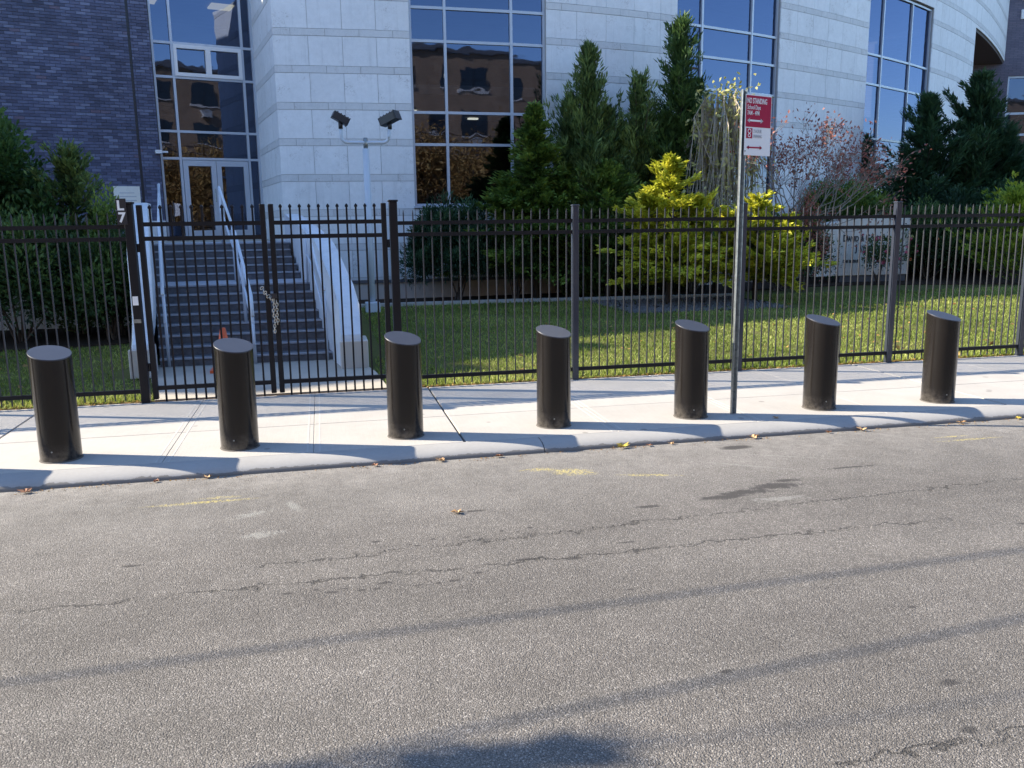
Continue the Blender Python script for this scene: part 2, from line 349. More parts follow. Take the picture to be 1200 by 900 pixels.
class MB:
    """collects verts/faces in WORLD space; build() brings them into the parent's frame"""
    def __init__(s): s.V = []; s.F = []
    def add(s, V, F):
        k = len(s.V); s.V += [Vector(v) for v in V]; s.F += [tuple(i+k for i in f) for f in F]; return s
    def box(s, x0, x1, y0, y1, z0, z1):
        return s.add([(x0,y0,z0),(x1,y0,z0),(x1,y1,z0),(x0,y1,z0),(x0,y0,z1),(x1,y0,z1),(x1,y1,z1),(x0,y1,z1)],
                     [(0,3,2,1),(4,5,6,7),(0,1,5,4),(1,2,6,5),(2,3,7,6),(3,0,4,7)])
    def prism(s, poly, z0, z1):
        """vertical prism from a CCW plan polygon"""
        n = len(poly); V = [(p[0], p[1], z0) for p in poly] + [(p[0], p[1], z1) for p in poly]
        F = [tuple(range(n-1, -1, -1)), tuple(range(n, 2*n))] + [(i, (i+1) % n, n+(i+1) % n, n+i) for i in range(n)]
        return s.add(V, F)
    def ext(s, poly, a, b):
        """extrude any 3-D polygon (list of Vector) by moving from offset a to offset b"""
        n = len(poly); a = Vector(a); b = Vector(b)
        V = [Vector(p)+a for p in poly] + [Vector(p)+b for p in poly]
        F = [tuple(range(n-1, -1, -1)), tuple(range(n, 2*n))] + [(i, (i+1) % n, n+(i+1) % n, n+i) for i in range(n)]
        return s.add(V, F)
    def obox(s, o, e, n, a0, a1, b0, b1, z0, z1):
        """box in a frame: origin o, along e (a), outward n (b)"""
        P = lambda a, b, z: (o[0]+e[0]*a+n[0]*b, o[1]+e[1]*a+n[1]*b, z)
        return s.add([P(a0,b0,z0),P(a1,b0,z0),P(a1,b1,z0),P(a0,b1,z0),P(a0,b0,z1),P(a1,b0,z1),P(a1,b1,z1),P(a0,b1,z1)],
                     [(0,1,2,3),(4,7,6,5),(0,4,5,1),(1,5,6,2),(2,6,7,3),(3,7,4,0)])
    def tube(s, pts, r, n=8, cap=True):
        pts = [Vector(p) for p in pts]; rr = r if isinstance(r, (list, tuple)) else [r]*len(pts)
        base = len(s.V); up = Vector((0, 0, 1))
        for i, p in enumerate(pts):
            d = (pts[min(i+1, len(pts)-1)]-pts[max(i-1, 0)]).normalized()
            u = d.cross(up if abs(d.z) < 0.95 else Vector((1, 0, 0))).normalized(); v = d.cross(u)
            for k in range(n):
                a = 2*math.pi*k/n; s.V.append(p+(u*math.cos(a)+v*math.sin(a))*rr[i])
        for i in range(len(pts)-1):
            for k in range(n):
                a = base+i*n+k; b = base+i*n+(k+1) % n
                s.F.append((a, a+n, b+n, b))
        if cap and n > 2:
            s.F.append(tuple(base+k for k in range(n))); s.F.append(tuple(base+(len(pts)-1)*n+k for k in range(n-1, -1, -1)))
        return s
    def build(s, name, mat, parent=None, smooth=False, **kw):
        V = s.V
        if parent:
            inv = WM[parent.name].inverted(); V = [inv @ v for v in V]
        me = mesh_from(name, V, s.F, mat, smooth)
        return link(name, me, parent, **kw)
def bevel(o, wd=0.01, seg=2):
    md = o.modifiers.new('bevel', 'BEVEL'); md.width = wd; md.segments = seg; md.limit_method = 'ANGLE'; md.angle_limit = R(40); return o
def autosmooth(o, ang=40):
    me = o.data; me.polygons.foreach_set('use_smooth', [True]*len(me.polygons))
    me.set_sharp_from_angle(angle=R(ang)); return o
def text_mesh(txt, size, depth=0.002, align='LEFT', sx=1.0, bold=0.0):
    cu = bpy.data.curves.new('t', 'FONT'); cu.body = txt; cu.size = size; cu.extrude = depth; cu.align_x = align; cu.offset = bold; cu.resolution_u = 3
    o = bpy.data.objects.new('t', cu); COL.objects.link(o)
    dg = bpy.context.evaluated_depsgraph_get(); me = bpy.data.meshes.new_from_object(o.evaluated_get(dg))
    bpy.data.objects.remove(o); bpy.data.curves.remove(cu)
    if sx != 1.0:
        for v in me.vertices: v.co.x *= sx
    return me
def put_text(txt, size, mat, parent, M, name='lettering', **kw):
    me = text_mesh(txt, size, **kw); me.materials.clear(); me.materials.append(mat)
    me.transform(WM[parent.name].inverted() @ M)
    return link(name, me, parent)
def frameM(o, ex, up=Vector((0, 0, 1))):
    """matrix whose x runs along ex, y up, z out of the face"""
    ex = Vector((ex[0], ex[1], ex[2] if len(ex) > 2 else 0)).normalized(); up = Vector(up).normalized(); n = ex.cross(up).normalized()
    m = Matrix.Identity(4)
    for i in range(3): m[i][0] = ex[i]; m[i][1] = up[i]; m[i][2] = n[i]; m[i][3] = o[i]
    return m

# ================================================================== SETTING
MB().add([(-300, -300, -0.30), (300, -300, -0.30), (300, 300, -0.30), (-300, 300, -0.30)], [(0, 1, 2, 3)]).build('ground', GROUND, kind='structure')
# road: slightly crowned, sinks to the gutter at the kerb
ys = [-4.6, -3, -1, 1, 3, 4.5, 5.6, 6.05, 6.25]; zs = [-0.09, -0.05, -0.01, -0.0, -0.03, -0.05, -0.06, -0.065, -0.075]
V = []; F = []
for i, (y, z) in enumerate(zip(ys, zs)): V += [(-90, y, z-0.0), (90, y, z)]
for i in range(len(ys)-1): F.append((2*i, 2*i+1, 2*i+3, 2*i+2))
MB().add(V, F).build('road', ASPH, kind='structure')

# kerb of poured segments with a rounded nose
kerb = thing('kerb', (0, 6.2, 0), kind='structure')
prof = [(6.205, -0.20), (6.207, -0.070), (6.212, -0.056), (6.222, -0.044), (6.240, -0.032), (6.265, -0.021), (6.300, -0.011), (6.345, -0.004), (6.39, 0.0), (6.425, 0.001), (6.425, -0.20)]
kx = [-14.0, -9.5, -5.4, 1.62, 7.3, 13.0, 19.0, 26.0, 34.0]
for a, b in zip(kx[:-1], kx[1:]):
    o = MB().ext([(0, y, z) for y, z in prof], (b-0.004, 0, 0), (a+0.004, 0, 0)).build('kerb_segment', KERB, kerb); autosmooth(o, 35)
for side in (0,):
    MB().box(-14, 34, 6.30, 6.43, -0.19, -0.012).build('joint_bed', JOINT, kerb)
MB().box(-14, 34, -4.75, -4.57, -0.3, 0.05).build('far_kerb', KERB, kind='structure')
MB().box(-60, 60, -8.2, -4.76, -0.3, 0.04).build('far_pavement', SIDE, kind='structure')

# sidewalk: separate poured flags with tooled joints
sw = thing('sidewalk', (0, 7.6, 0), kind='structure')
MB().box(-14, 34, 6.425, 8.86, -0.25, -0.014).build('joint_bed', JOINT, sw)
xs = [-14, -11.3, -8.6, -6.3, -5.08, -3.86, -2.66, -1.21, -0.13, 1.03, 2.30, 3.55, 4.78, 6.02, 7.25, 8.5, 9.75, 11.0, 13.5, 16, 20, 26, 34]
for a, b in zip(xs[:-1], xs[1:]):
    wide = a in (-2.66, 1.03) or b in (-2.66, 1.03)
    for (y0, y1) in ((6.436, 7.385), (7.393, 8.80)):
        g0 = 0.010 if a in (-2.66, 1.03, 6.02) else 0.0012; g1 = 0.010 if b in (-2.66, 1.03, 6.02) else 0.0012
        o = MB().box(a+g0, b-g1, y0, y1, -0.1, 0.0 + random.uniform(-0.0004, 0.0004)).build('paving_slab', SIDE, sw)
        bevel(o, 0.004, 2)
# tooled margin lines beside the lighter joints (shallow raised picture-frame edge)
mb = MB()
for x in (-1.21, -0.13, 2.30, 3.55):
    for d in (-0.045, 0.045): mb.box(x+d-0.007, x+d+0.007, 6.44, 8.80, -0.003, 0.0011)
mb.build('tooled_line', m_concrete('tooled_concrete', (0.44, 0.42, 0.385), False), sw)

# lawn base, beds, path
MB().add([(-30, 8.82, -0.012), (60, 8.82, -0.012), (60, 60, -0.012), (-30, 60, -0.012)], [(0, 1, 2, 3)]).build('lawn_ground', SOIL, kind='structure')
MB().box(-14, 34, 8.80, 8.87, -0.2, -0.004).build('dirt_strip', MULCH, kind='structure')
bed = MB(); bed.prism([(0.75, 18.25), (5.0, 18.2), (9.0, 17.9), (9.2, 18.1), (9.6, 19.0), (12.3, 19.6), (13.5, 19.7), (16.8, 18.6), (17.5, 18.0), (40, 20), (40, 50), (0.75, 50)], -0.1, 0.012)
bed.build('planting_bed', MULCH, kind='structure')
MB().prism([(-16, 13.2), (-4.2, 13.3), (-2.9, 13.6), (-2.9, 16), (-2.9, 21), (-16, 21)], -0.1, 0.010).build('planting_bed', MULCH, kind='structure')
MB().prism([(-1.68, 8.87), (0.62, 8.87), (0.56, 9.9), (0.36, 11.2), (-2.05, 11.2), (-1.95, 10.2)], -0.1, 0.008).build('entrance_path', PATHC, kind='structure')

# ------------------------------------------------------------------ stone drum building
PATH = [(0,-0.75,19.97),(1.0,0.25,19.92),(2.01,1.26,19.89),(3.01,2.26,19.89),(4.03,3.27,19.91),(5.03,4.28,19.95),(6.03,5.28,20.05),(7.05,6.28,20.2),(8.06,7.27,20.4),(9.07,8.24,20.64),(10.1,9.22,20.93),(11.12,10.18,21.25),(12.13,11.13,21.6),(13.15,12.07,21.98),(14.18,13.0,22.38),(15.21,13.93,22.8),(16.23,14.85,23.24),(17.25,15.74,23.68),(18.29,16.66,24.16),(19.31,17.55,24.64),(20.36,18.45,25.15),(21.38,19.32,25.67),(22.45,20.21,26.23),(23.47,21.05,26.78),(24.51,21.9,27.36),(25.57,22.75,27.97),(26.68,23.62,28.62),(27.82,24.5,29.32),(28.98,25.39,30.05),(30.15,26.26,30.79),(31.27,27.09,31.52),(32.31,27.85,32.2),(33.49,28.71,32.99),(34.51,29.44,33.68),(35.67,30.26,34.47),(37.02,31.21,35.39),(38.04,31.94,36.09),(39.21,32.75,36.9),(40.54,33.67,37.83),(42.1,34.75,38.92),(42.99,35.36,39.55)]
PS = np.array([p[0] for p in PATH]); PX = np.array([p[1] for p in PATH]); PY = np.array([p[2] for p in PATH])
def pt(s, off=0.0):
    x = float(np.interp(s, PS, PX)); y = float(np.interp(s, PS, PY))
    a = float(np.interp(s-0.6, PS, PX)), float(np.interp(s-0.6, PS, PY)); b = float(np.interp(s+0.6, PS, PX)), float(np.interp(s+0.6, PS, PY))
    tx, ty = b[0]-a[0], b[1]-a[1]; l = math.hypot(tx, ty); tx /= l; ty /= l
    return (x+ty*off, y-tx*off)      # outward = towards the street
def strip(mb, s0, s1, b0, b1, z0, z1, step=0.9):
    n = max(1, int(math.ceil((s1-s0)/step)))
    ss = [s0+(s1-s0)*i/n for i in range(n+1)]
    fr = [pt(s, b1) for s in ss]; bk = [pt(s, b0) for s in ss]
    mb.prism(fr + bk[::-1], z0, z1); return mb
drum = thing('stone_school_building', (6.0, 20.4, 0), label='pale limestone school wing with a curved banded facade and tall blue windows', cat='building')
ZC = 4.19; CO = 0.765          # band bottom heights: ZC + k*CO, band 0.15 tall
WINS = [(2.92, 6.08, 2.10, 7.05, [3.73, 5.26], [3.47, 4.17, 5.70, 6.40]),
        (9.73, 13.48, 2.10, 9.4, [10.63, 12.44], [3.44, 4.17, 5.0, 5.78, 6.50, 8.05]),
        (17.92, 22.53, 2.05, 8.45, [18.96, 20.96], [2.95, 4.12, 5.72, 6.58])]
# backing walls (the grout you see in the joints)
mb = MB()
strip(mb, 0, 2.92, -0.40, -0.03, 0, 7.35); strip(mb, 6.08, 9.2, -0.40, -0.03, 0, 7.35); strip(mb, 9.2, 9.73, -0.40, -0.03, 0, 13.5)  # low roof step above view made up so sun reaches the golden cypresses
strip(mb, 2.92, 6.08, -0.40, -0.03, 0, 2.06); strip(mb, 2.92, 6.08, -0.40, -0.03, 7.09, 7.35)
strip(mb, 9.73, 13.48, -0.40, -0.03, 0, 2.06); strip(mb, 9.73, 13.48, -0.40, -0.03, 9.44, 13.5)
strip(mb, 13.48, 17.92, -0.40, -0.03, 0, 13.5)
strip(mb, 17.92, 22.53, -0.40, -0.03, 0, 2.01); strip(mb, 17.92, 22.53, -0.40, -0.03, 8.49, 13.5)
strip(mb, 22.53, 27.70, -0.40, -0.03, 0, 13.5); strip(mb, 27.70, 42.9, -0.40, -0.03, 8.66, 13.5)
mb.build('backing_wall', GROUT, drum)
# parapet caps
mb = MB(); strip(mb, -0.05, 9.15, -0.45, 0.04, 7.36, 7.45); mb.build('coping', STONE, drum)
mb = MB(); strip(mb, 9.15, 42.9, -0.45, 0.04, 13.51, 13.62); mb.build('coping', STONE, drum)
# return wall at the entrance, with its own courses
RET0 = Vector(pt(0)); RET1 = Vector((-1.34, 22.95)); re = (RET1-RET0); rl = re.length; re /= rl; rn = Vector((re.y, -re.x)) if re.x < 0 else Vector((-re.y, re.x))
if rn.x > 0: rn = -rn
MB().obox(RET0, re, rn, 0.0, rl, -0.40, -0.03, 0, 7.35).build('return_wall', GROUT, drum)
courses = []
z = ZC-5*CO
k = -5
zz = []
while ZC+k*CO < 13.4:
    zz.append((ZC+k*CO, ZC+k*CO+0.15, 'band')); zz.append((ZC+k*CO+0.15, ZC+(k+1)*CO, 'panel')); k += 1
segs_full = [(0, 2.92, 0.45, 7.35), (6.08, 9.2, 0.9, 7.35), (9.2, 9.73, 0.9, 13.5), (13.48, 17.92, 0.4, 13.5), (22.53, 27.70, 0.4, 13.5), (27.70, 42.9, 8.66, 13.5),
             (2.92, 6.08, 0.45, 2.06), (9.73, 13.48, 0.9, 2.06), (9.73, 13.48, 9.44, 13.5), (17.92, 22.53, 0.4, 2.01), (17.92, 22.53, 8.49, 13.5)]
rest_p, rest_b = MB(), MB(); GAP = 0.004
def in_view(p):
    d = Vector(p)-CAMPOS; zc = d.dot(fw)
    if zc < 0.1: return False
    return abs(d.dot(rt)/zc) < 0.62 and abs(d.dot(upv)/zc) < 0.47
for (sa, sb, za, zb) in segs_full:
    for (c0, c1, kind) in zz:
        z0_, z1_ = max(c0, za), min(c1, zb)
        if z1_-z0_ < 0.03: continue
        off = 0.4 if kind == 'band' else 0.0
        n = max(1, int(round((sb-sa)/0.78)))
        step = (sb-sa)/n
        cuts = [sa+i*step for i in range(n+1)]
        if off and n > 1: cuts = [sa] + [sa+(i+0.5)*step for i in range(n)] + [sb]
        for a, b in zip(cuts[:-1], cuts[1:]):
            mid = pt((a+b)/2); vis = in_view((mid[0], mid[1], (z0_+z1_)/2)) and b <= 27.71
            proud = (0.004 if kind == 'band' else 0.0) + random.uniform(-0.0015, 0.0015)
            if vis:
                m_ = MB(); strip(m_, a+GAP, b-GAP, -0.03, proud, z0_+GAP, z1_-GAP)
                m_.build('band_stone' if kind == 'band' else 'stone_panel', BAND if kind == 'band' else STONE, drum)
            else: strip(rest_b if kind == 'band' else rest_p, a+GAP, b-GAP, -0.03, proud, z0_+GAP, z1_-GAP)
rest_p.build('far_stone_panels', STONE, drum, kind='stuff'); rest_b.build('far_band_stones', BAND, drum, kind='stuff')
for (c0, c1, kind) in zz:      # return wall cladding
    z0_, z1_ = max(c0, 0.0), min(c1, 7.35)
    if z1_-z0_ < 0.03: continue
    cuts = [0, 0.75, 1.5, 2.25, rl] if kind == 'panel' else [0, 1.1, 1.9, rl]
    for a, b in zip(cuts[:-1], cuts[1:]):
        m_ = MB().obox(RET0, re, rn, a+GAP, b-GAP, -0.03, 0.003 if kind == 'band' else 0.0, z0_+GAP, z1_-GAP)
        m_.build('band_stone' if kind == 'band' else 'stone_panel', BAND if kind == 'band' else STONE, drum)
# plinths and dark ledges
mb = MB(); strip(mb, -0.02, 7.0, -0.03, 0.03, 0.0, 0.38); mb.build('plinth', PINK, drum)
mb = MB(); strip(mb, -0.04, 7.0, -0.03, 0.07, 0.385, 0.44); mb.build('ledge', COPING, drum)
for a, b in ((7.0, 8.3), (8.3, 9.6), (9.6, 10.9), (10.9, 12.2), (12.2, 13.5), (13.5, 14.8)):
    mb = MB(); strip(mb, a+0.004, b-0.004, -0.03, 0.10, 0.0, 0.86); mb.build('plinth', PINK, drum)
# windows
def curtain(parent, s0, s1, zb, zt, mull, trans, rec=-0.13, fr=0.055):
    cuts = [s0]+mull+[s1]; zcs = [zb]+trans+[zt]
    wf = MB()
    strip(wf, s0, s0+fr, rec-0.06, rec+0.05, zb, zt); strip(wf, s1-fr, s1, rec-0.06, rec+0.05, zb, zt)
    strip(wf, s0+fr, s1-fr, rec-0.06, rec+0.05, zb, zb+fr); strip(wf, s0+fr, s1-fr, rec-0.06, rec+0.05, zt-fr, zt)
    fo = wf.build('window', ALU, parent)
    for mx in mull:
        m_ = MB(); strip(m_, mx-0.03, mx+0.03, rec-0.06, rec+0.055, zb+fr, zt-fr); m_.build('mullion', ALU, fo)
    for tz in trans:
        for i in range(len(cuts)-1):
            a = cuts[i]+(fr if i == 0 else 0.03); b = cuts[i+1]-(fr if i == len(cuts)-2 else 0.03)
            m_ = MB(); strip(m_, a, b, rec-0.06, rec+0.045, tz-0.03, tz+0.03, 5); m_.build('transom', ALU, fo)
    for i in range(len(cuts)-1):
        for j in range(len(zcs)-1):
            a, b = cuts[i], cuts[i+1]; q0, q1 = zcs[j], zcs[j+1]
            A = pt(a, rec+random.uniform(-.004, .004)); B = pt(b, rec+random.uniform(-.004, .004)); dx = random.uniform(-.004, .004)
            MB().add([(A[0], A[1], q0), (B[0], B[1], q0), (B[0], B[1]+dx, q1), (A[0], A[1]+dx, q1)], [(0, 1, 2, 3)]).build('pane', GLASS, fo)
    # outer sill
    m_ = MB(); strip(m_, s0-0.03, s1+0.03, rec-0.05, 0.06, zb-0.04, zb-0.001); m_.build('sill', ALU, fo)
for wdef in WINS: curtain(drum, *wdef)
# interior seen through the glass
mb = MB(); strip(mb, 0.6, 26.5, -5.4, -5.3, 0.8, 13.0, 2); mb.build('inner_wall', DARKI, drum)
for zc in (4.62, 8.6): 
    mb = MB(); strip(mb, 0.6 if zc < 5 else 9.3, 26.5, -5.28, -0.42, zc, zc+0.2, 2); mb.build('ceiling_slab', CEIL, drum)
mb = MB(); strip(mb, 0.6, 26.5, -5.28, -0.42, 1.1, 1.3, 2); mb.build('floor_slab', DARKI, drum)
LAMP = emit('ceiling_lamp_glow', (1.0, 0.92, 0.75), 1.2)
for s_, d_ in ((3.25, 3.2), (5.6, 4.6), (12.0, 3.0)):
    mb = MB(); strip(mb, s_-0.2, s_+0.2, -d_-0.07, -d_+0.07, 4.57, 4.60); mb.build('ceiling_lamp', LAMP, drum)
# roofs, underside of the overhang with its lamp, end walls
mb = MB(); strip(mb, 0.4, 9.2, -14, -0.41, 7.20, 7.30, 3); mb.build('roof', COPING, drum)
mb = MB(); strip(mb, 9.25, 42.8, -9.0, -0.41, 13.2, 13.3, 3); mb.build('roof', COPING, drum)
mb = MB(); strip(mb, 27.75, 42.8, -9.0, -0.05, 8.56, 8.655, 1.5); mb.build('soffit', plain('soffit_paint', (0.10, 0.085, 0.08), 0.8), drum)
mb = MB(); strip(mb, 30.6, 31.5, -1.9, -1.5, 8.52, 8.557); mb.build('soffit_lamp', emit('soffit_lamp_glow', (1, 0.95, 0.9), 1.0), drum)
A = pt(27.70, -0.03); B = pt(27.70, -7.0); MB().prism([(A[0], A[1]), (A[0]+0.02, A[1]+0.3), (B[0]+0.1, B[1]+.3), B], 0, 8.55).build('end_wall', BRICKFAR, drum)
A = pt(9.2, -0.41); B = pt(9.2, -9.0); MB().prism([A, (A[0]+0.3, A[1]), (B[0]+0.3, B[1]), B], 7.3, 13.2).build('end_wall', STONE, drum)
A = Vector(RET1); 

# ------------------------------------------------------------------ brick building with glazed entrance
L = Vector((-3.57, 22.18)); Rr = Vector((-1.38, 22.83)); e = (Rr-L).normalized(); nb = Vector((e.y, -e.x))   # nb faces the street
bb = thing('brick_school_building', (-3.57, 22.18, 0), label='blue-black brick school wing with a two-storey glazed entrance', cat='building')
VJ = -0.46
# core walls: unseen stepped roof line, heights made up to shape the lawn shade
mbk = MB()
for a0, a1, h in ((-4.4, -0.02, 8.5), (-12.8, -4.4, 12.3), (-16, -12.8, 13.4), (-18.9, -16, 14.1), (-19.9, -18.9, 13.3)):
    mbk.obox(L, e, nb, a0, a1, -0.5, -0.021, 0, h)
    mbk.obox(L, e, nb, a0, a1, -3.2, -0.5, h-0.6, h-0.4)  # unseen roof slabs kept shallow to let sun onto the golden cypresses
mbk.obox(L, e, nb, -19.9, -19.4, -12, -0.5, 0, 13.2)
mbk.build('wall', BRICKFAR, bb)
MB().obox(L, e, nb, -0.02, 2.35, -0.6, -0.02, 7.62, 8.5).build('wall', BRICKFAR, bb)
MB().obox(L, e, nb, -19.9, -5.4, -0.02, -0.004, 0, 12.2).build('wall', BRICKFAR, bb)
MB().obox(L, e, nb, -5.4, -0.02, -0.02, -0.004, 7.7, 8.45).build('wall', BRICKFAR, bb)
mortar = MB().obox(L, e, nb, -5.4, VJ-0.03, -0.02, -0.010, 0.0, 7.69).obox(L, e, nb, VJ+0.03, -0.02, -0.02, -0.010, 0.0, 7.69)
mortar.build('mortar', plain('brick_mortar', (0.085, 0.085, 0.11), 0.9), bb)
MB().obox(L, e, nb, VJ-0.03, VJ+0.03, -0.021, -0.018, 0.0, 7.69).build('movement_joint', BLACK, bb)
bricks = []; ph = 0.0677; pw = 0.205
row = 0; zr = 0.0
while zr < 7.6:
    if abs(zr-3.92) < 0.035: zr += 0.018       # dark horizontal movement joint
    x = -5.4 + (pw/2 if row % 2 else 0)
    while x < -0.05:
        a, b = x, x+pw-0.010
        for (lo, hi) in ((-5.4, VJ-0.03), (VJ+0.03, -0.02)):
            a2, b2 = max(a, lo), min(b, hi)
            if b2-a2 > 0.03: bricks.append((a2, b2, zr+0.005, zr+ph-0.005))
        x += pw
    zr += ph; row += 1
def bdist(bk):
    a = (bk[0]+bk[1])/2; p = L+e*a; return (Vector((p.x, p.y, bk[2]))-CAMPOS).length
vis = [b for b in bricks if in_view(((L+e*b[0]).x, (L+e*b[0]).y, b[2])) and b[2] > 3.2 and b[1]-b[0] > 0.18]
vis.sort(key=bdist); near = set(vis[:290])
BW = pw-0.010; BH = ph-0.010
bm_ = mesh_from('brick', [(-BW/2,-.007,0),(BW/2,-.007,0),(BW/2,.011,0),(-BW/2,.011,0),(-BW/2,-.007,BH),(BW/2,-.007,BH),(BW/2,.011,BH),(-BW/2,.011,BH)],
                [(0,3,2,1),(4,5,6,7),(0,1,5,4),(1,2,6,5),(2,3,7,6),(3,0,4,7)], BRICKS)
rz_b = math.atan2(e.y, e.x); rest = MB(); tints = []
invb = WM[bb.name].inverted()
for bk in bricks:
    pr = random.uniform(-0.0015, 0.0015)
    if bk in near:
        p = L+e*((bk[0]+bk[1])/2) + nb*(-0.003+pr); lp = invb @ Vector((p.x, p.y, bk[2]))
        link('brick', bm_, bb, loc=lp, rz=rz_b)
    else:
        rest.obox(L, e, nb, bk[0], bk[1], -0.012, 0.004+pr, bk[2], bk[3]); tints += [random.random()]*8
ro = rest.build('far_bricks', BRICKS, bb, kind='stuff')
at = ro.data.attributes.new('tint', 'FLOAT', 'POINT'); at.data.foreach_set('value', tints)
# glazed entrance
ent = MB(); fr = 0.06; ZB = 1.40; ZT = 7.60; AW = 2.36; B0, B1 = -0.24, -0.10
ent.obox(L, e, nb, 0.0, fr, B0, B1, ZB, ZT).obox(L, e, nb, AW-fr, AW, B0, B1, ZB, ZT).obox(L, e, nb, fr, AW-fr, B0, B1, ZT-fr, ZT)
ent_o = ent.build('glazed_entrance', ALU, bb)
MB().obox(L, e, nb, -0.02, 0.0, -0.5, -0.004, ZB, ZT).build('jamb', BLACK, ent_o)
cols_ = [0.0, 0.46, 2.08, AW]; rows_ = [ZB, 3.33, 3.96, 5.20, 5.97, ZT]
for c in (0.46, 2.08): MB().obox(L, e, nb, c-0.028, c+0.028, B0, B1+0.005, ZB, ZT-fr).build('mullion', ALU, ent_o)
for r_ in rows_[1:-1]:
    for i in range(3):
        a = cols_[i]+(fr if i == 0 else 0.028); b = cols_[i+1]-(fr if i == 2 else 0.028)
        MB().obox(L, e, nb, a, b, B0, B1-0.005, r_-0.028, r_+0.028).build('transom', ALU, ent_o)
def pane(a, b, z0_, z1_, par, d=-0.17):
    d += random.uniform(-.003, .003); P1, P2 = L+e*a+nb*d, L+e*b+nb*(d+random.uniform(-.003, .003))
    MB().add([(P1.x, P1.y, z0_), (P2.x, P2.y, z0_), (P2.x, P2.y, z1_), (P1.x, P1.y, z1_)], [(0, 1, 2, 3)]).build('pane', GLASS, par)
for i in range(3):
    for j in range(5):
        if i == 1 and j == 0: continue
        pane(cols_[i], cols_[i+1], rows_[j], rows_[j+1], ent_o)
# white opening vent frame (two lights) between 5.28 and 5.90
vf = MB(); va, vb, vz0, vz1 = 0.49, 2.05, 5.23, 5.94
for (a0, a1) in ((va, va+0.07), (vb-0.07, vb), ((va+vb)/2-0.06, (va+vb)/2+0.06)): vf.obox(L, e, nb, a0, a1, B0, B1+0.03, vz0, vz1)
for (q0, q1) in ((vz0, vz0+0.08), (vz1-0.08, vz1)):
    vf.obox(L, e, nb, va+0.07, (va+vb)/2-0.06, B0, B1+0.03, q0, q1); vf.obox(L, e, nb, (va+vb)/2+0.06, vb-0.07, B0, B1+0.03, q0, q1)
vf.build('vent_frame', WHITE, ent_o)
# double door: each leaf a part of the building
for i, (a0, a1) in enumerate(((0.50, 1.265), (1.275, 2.04))):
    d = MB(); st = 0.115
    d.obox(L, e, nb, a0, a0+st, B0, B1+0.015, ZB+0.01, 3.29).obox(L, e, nb, a1-st, a1, B0, B1+0.015, ZB+0.01, 3.29)
    d.obox(L, e, nb, a0+st, a1-st, B0, B1+0.015, ZB+0.01, ZB+0.22).obox(L, e, nb, a0+st, a1-st, B0, B1+0.015, 3.16, 3.29)
    do = d.build('door', ALU, bb)
    pane(a0+st, a1-st, ZB+0.22, 3.16, do, -0.16)
    hx = a1-0.07 if i == 0 else a0+0.07
    MB().tube([tuple(L+e*hx+nb*0.0)+(2.30,), tuple(L+e*hx+nb*0.0)+(2.62,)], 0.012, 6).build('handle', GALV, do)
# entrance hall behind the glass
hall = MB(); hall.obox(L, e, nb, -1.5, 3.9, -6.2, -6.1, 0.9, 8.2).obox(L, e, nb, -1.6, -1.5, -6.2, -0.5, 0.9, 8.2).obox(L, e, nb, 3.9, 4.0, -6.2, -0.7, 0.9, 8.2)
hall.obox(L, e, nb, -1.5, 3.9, -6.1, -0.25, 1.2, 1.38)
hall.build('hall_wall', DARKI, bb)
MB().obox(L, e, nb, -1.5, 3.9, -6.1, -0.62, 7.64, 7.75).build('hall_ceiling', CEIL, bb)
PANEL = emit('hall_lamp_glow', (1.0, 0.85, 0.5), 0.45)
for a, d in ((0.35, 1.6), (0.35, 3.4), (2.2, 1.7), (2.3, 3.3)): MB().obox(L, e, nb, a-0.3, a+0.3, -d-0.3, -d+0.3, 7.60, 7.635).build('hall_lamp', PANEL, bb)
# pale stone plaque with engraved lines
plq = MB().obox(L, e, nb, -1.10, -0.53, 0.004, 0.04, 2.02, 2.66).build('wall_plaque', MON); tag(plq, 'pale stone plaque with faint lines of writing on the dark brick wall', 'plaque')
for i in range(5): 
    wdt = (0.16, 0.2, 0.2, 0.18, 0.12)[i]; MB().obox(L, e, nb, -0.815-wdt, -0.815+wdt, 0.04, 0.042, 2.50-i*0.085, 2.515-i*0.085).build('engraved_line', GREYP, plq)
# pale base course under the brick beside the landing
MB().obox(L, e, nb, -5.4, -0.02, 0.006, 0.05, 1.38, 1.86).build('base_course', WING, bb)
sc_ = MB().obox(L, e, nb, -0.12, 0.02, 0.01, 0.12, 3.42, 3.50).obox(L, e, nb, 0.02, 0.16, 0.03, 0.09, 3.44, 3.48)
tag(sc_.build('security_camera', WHITE), 'small white security camera fixed at the left edge of the glazed entrance', 'camera')

# ------------------------------------------------------------------ right-hand distant brick wing
rb = thing('distant_brick_building', (38, 40, 0), label='dark brick block with blue windows far right behind the conifers', cat='building')
o2 = Vector((27.5, 36.6)); e2 = Vector((math.cos(R(-22)), math.sin(R(-22)))); n2 = Vector((e2.y, -e2.x))
wins2 = [(4.0, 6.9, 2.3, 8.0), (4.45, 7.0, 11.5, 13.2)]
mb = MB(); mb.obox(o2, e2, n2, -9, 4.0, -0.5, 0, 0, 14.2).obox(o2, e2, n2, 7.0, 10, -0.5, 0, 0, 14.2).obox(o2, e2, n2, 4.0, 7.0, -0.5, 0, 8.0, 11.5).obox(o2, e2, n2, 4.0, 7.0, -0.5, 0, 13.2, 14.2).obox(o2, e2, n2, 4.0, 7.0, -0.5, 0, 0, 2.3).obox(o2, e2, n2, 4.0, 4.45, -0.5, 0, 11.5, 13.2)
mb.build('wall', BRICKFAR, rb)
MB().obox(o2, e2, n2, 3.9, 7.1, -3.0, -2.9, 0, 14).build('inner_wall', DARKI, rb)
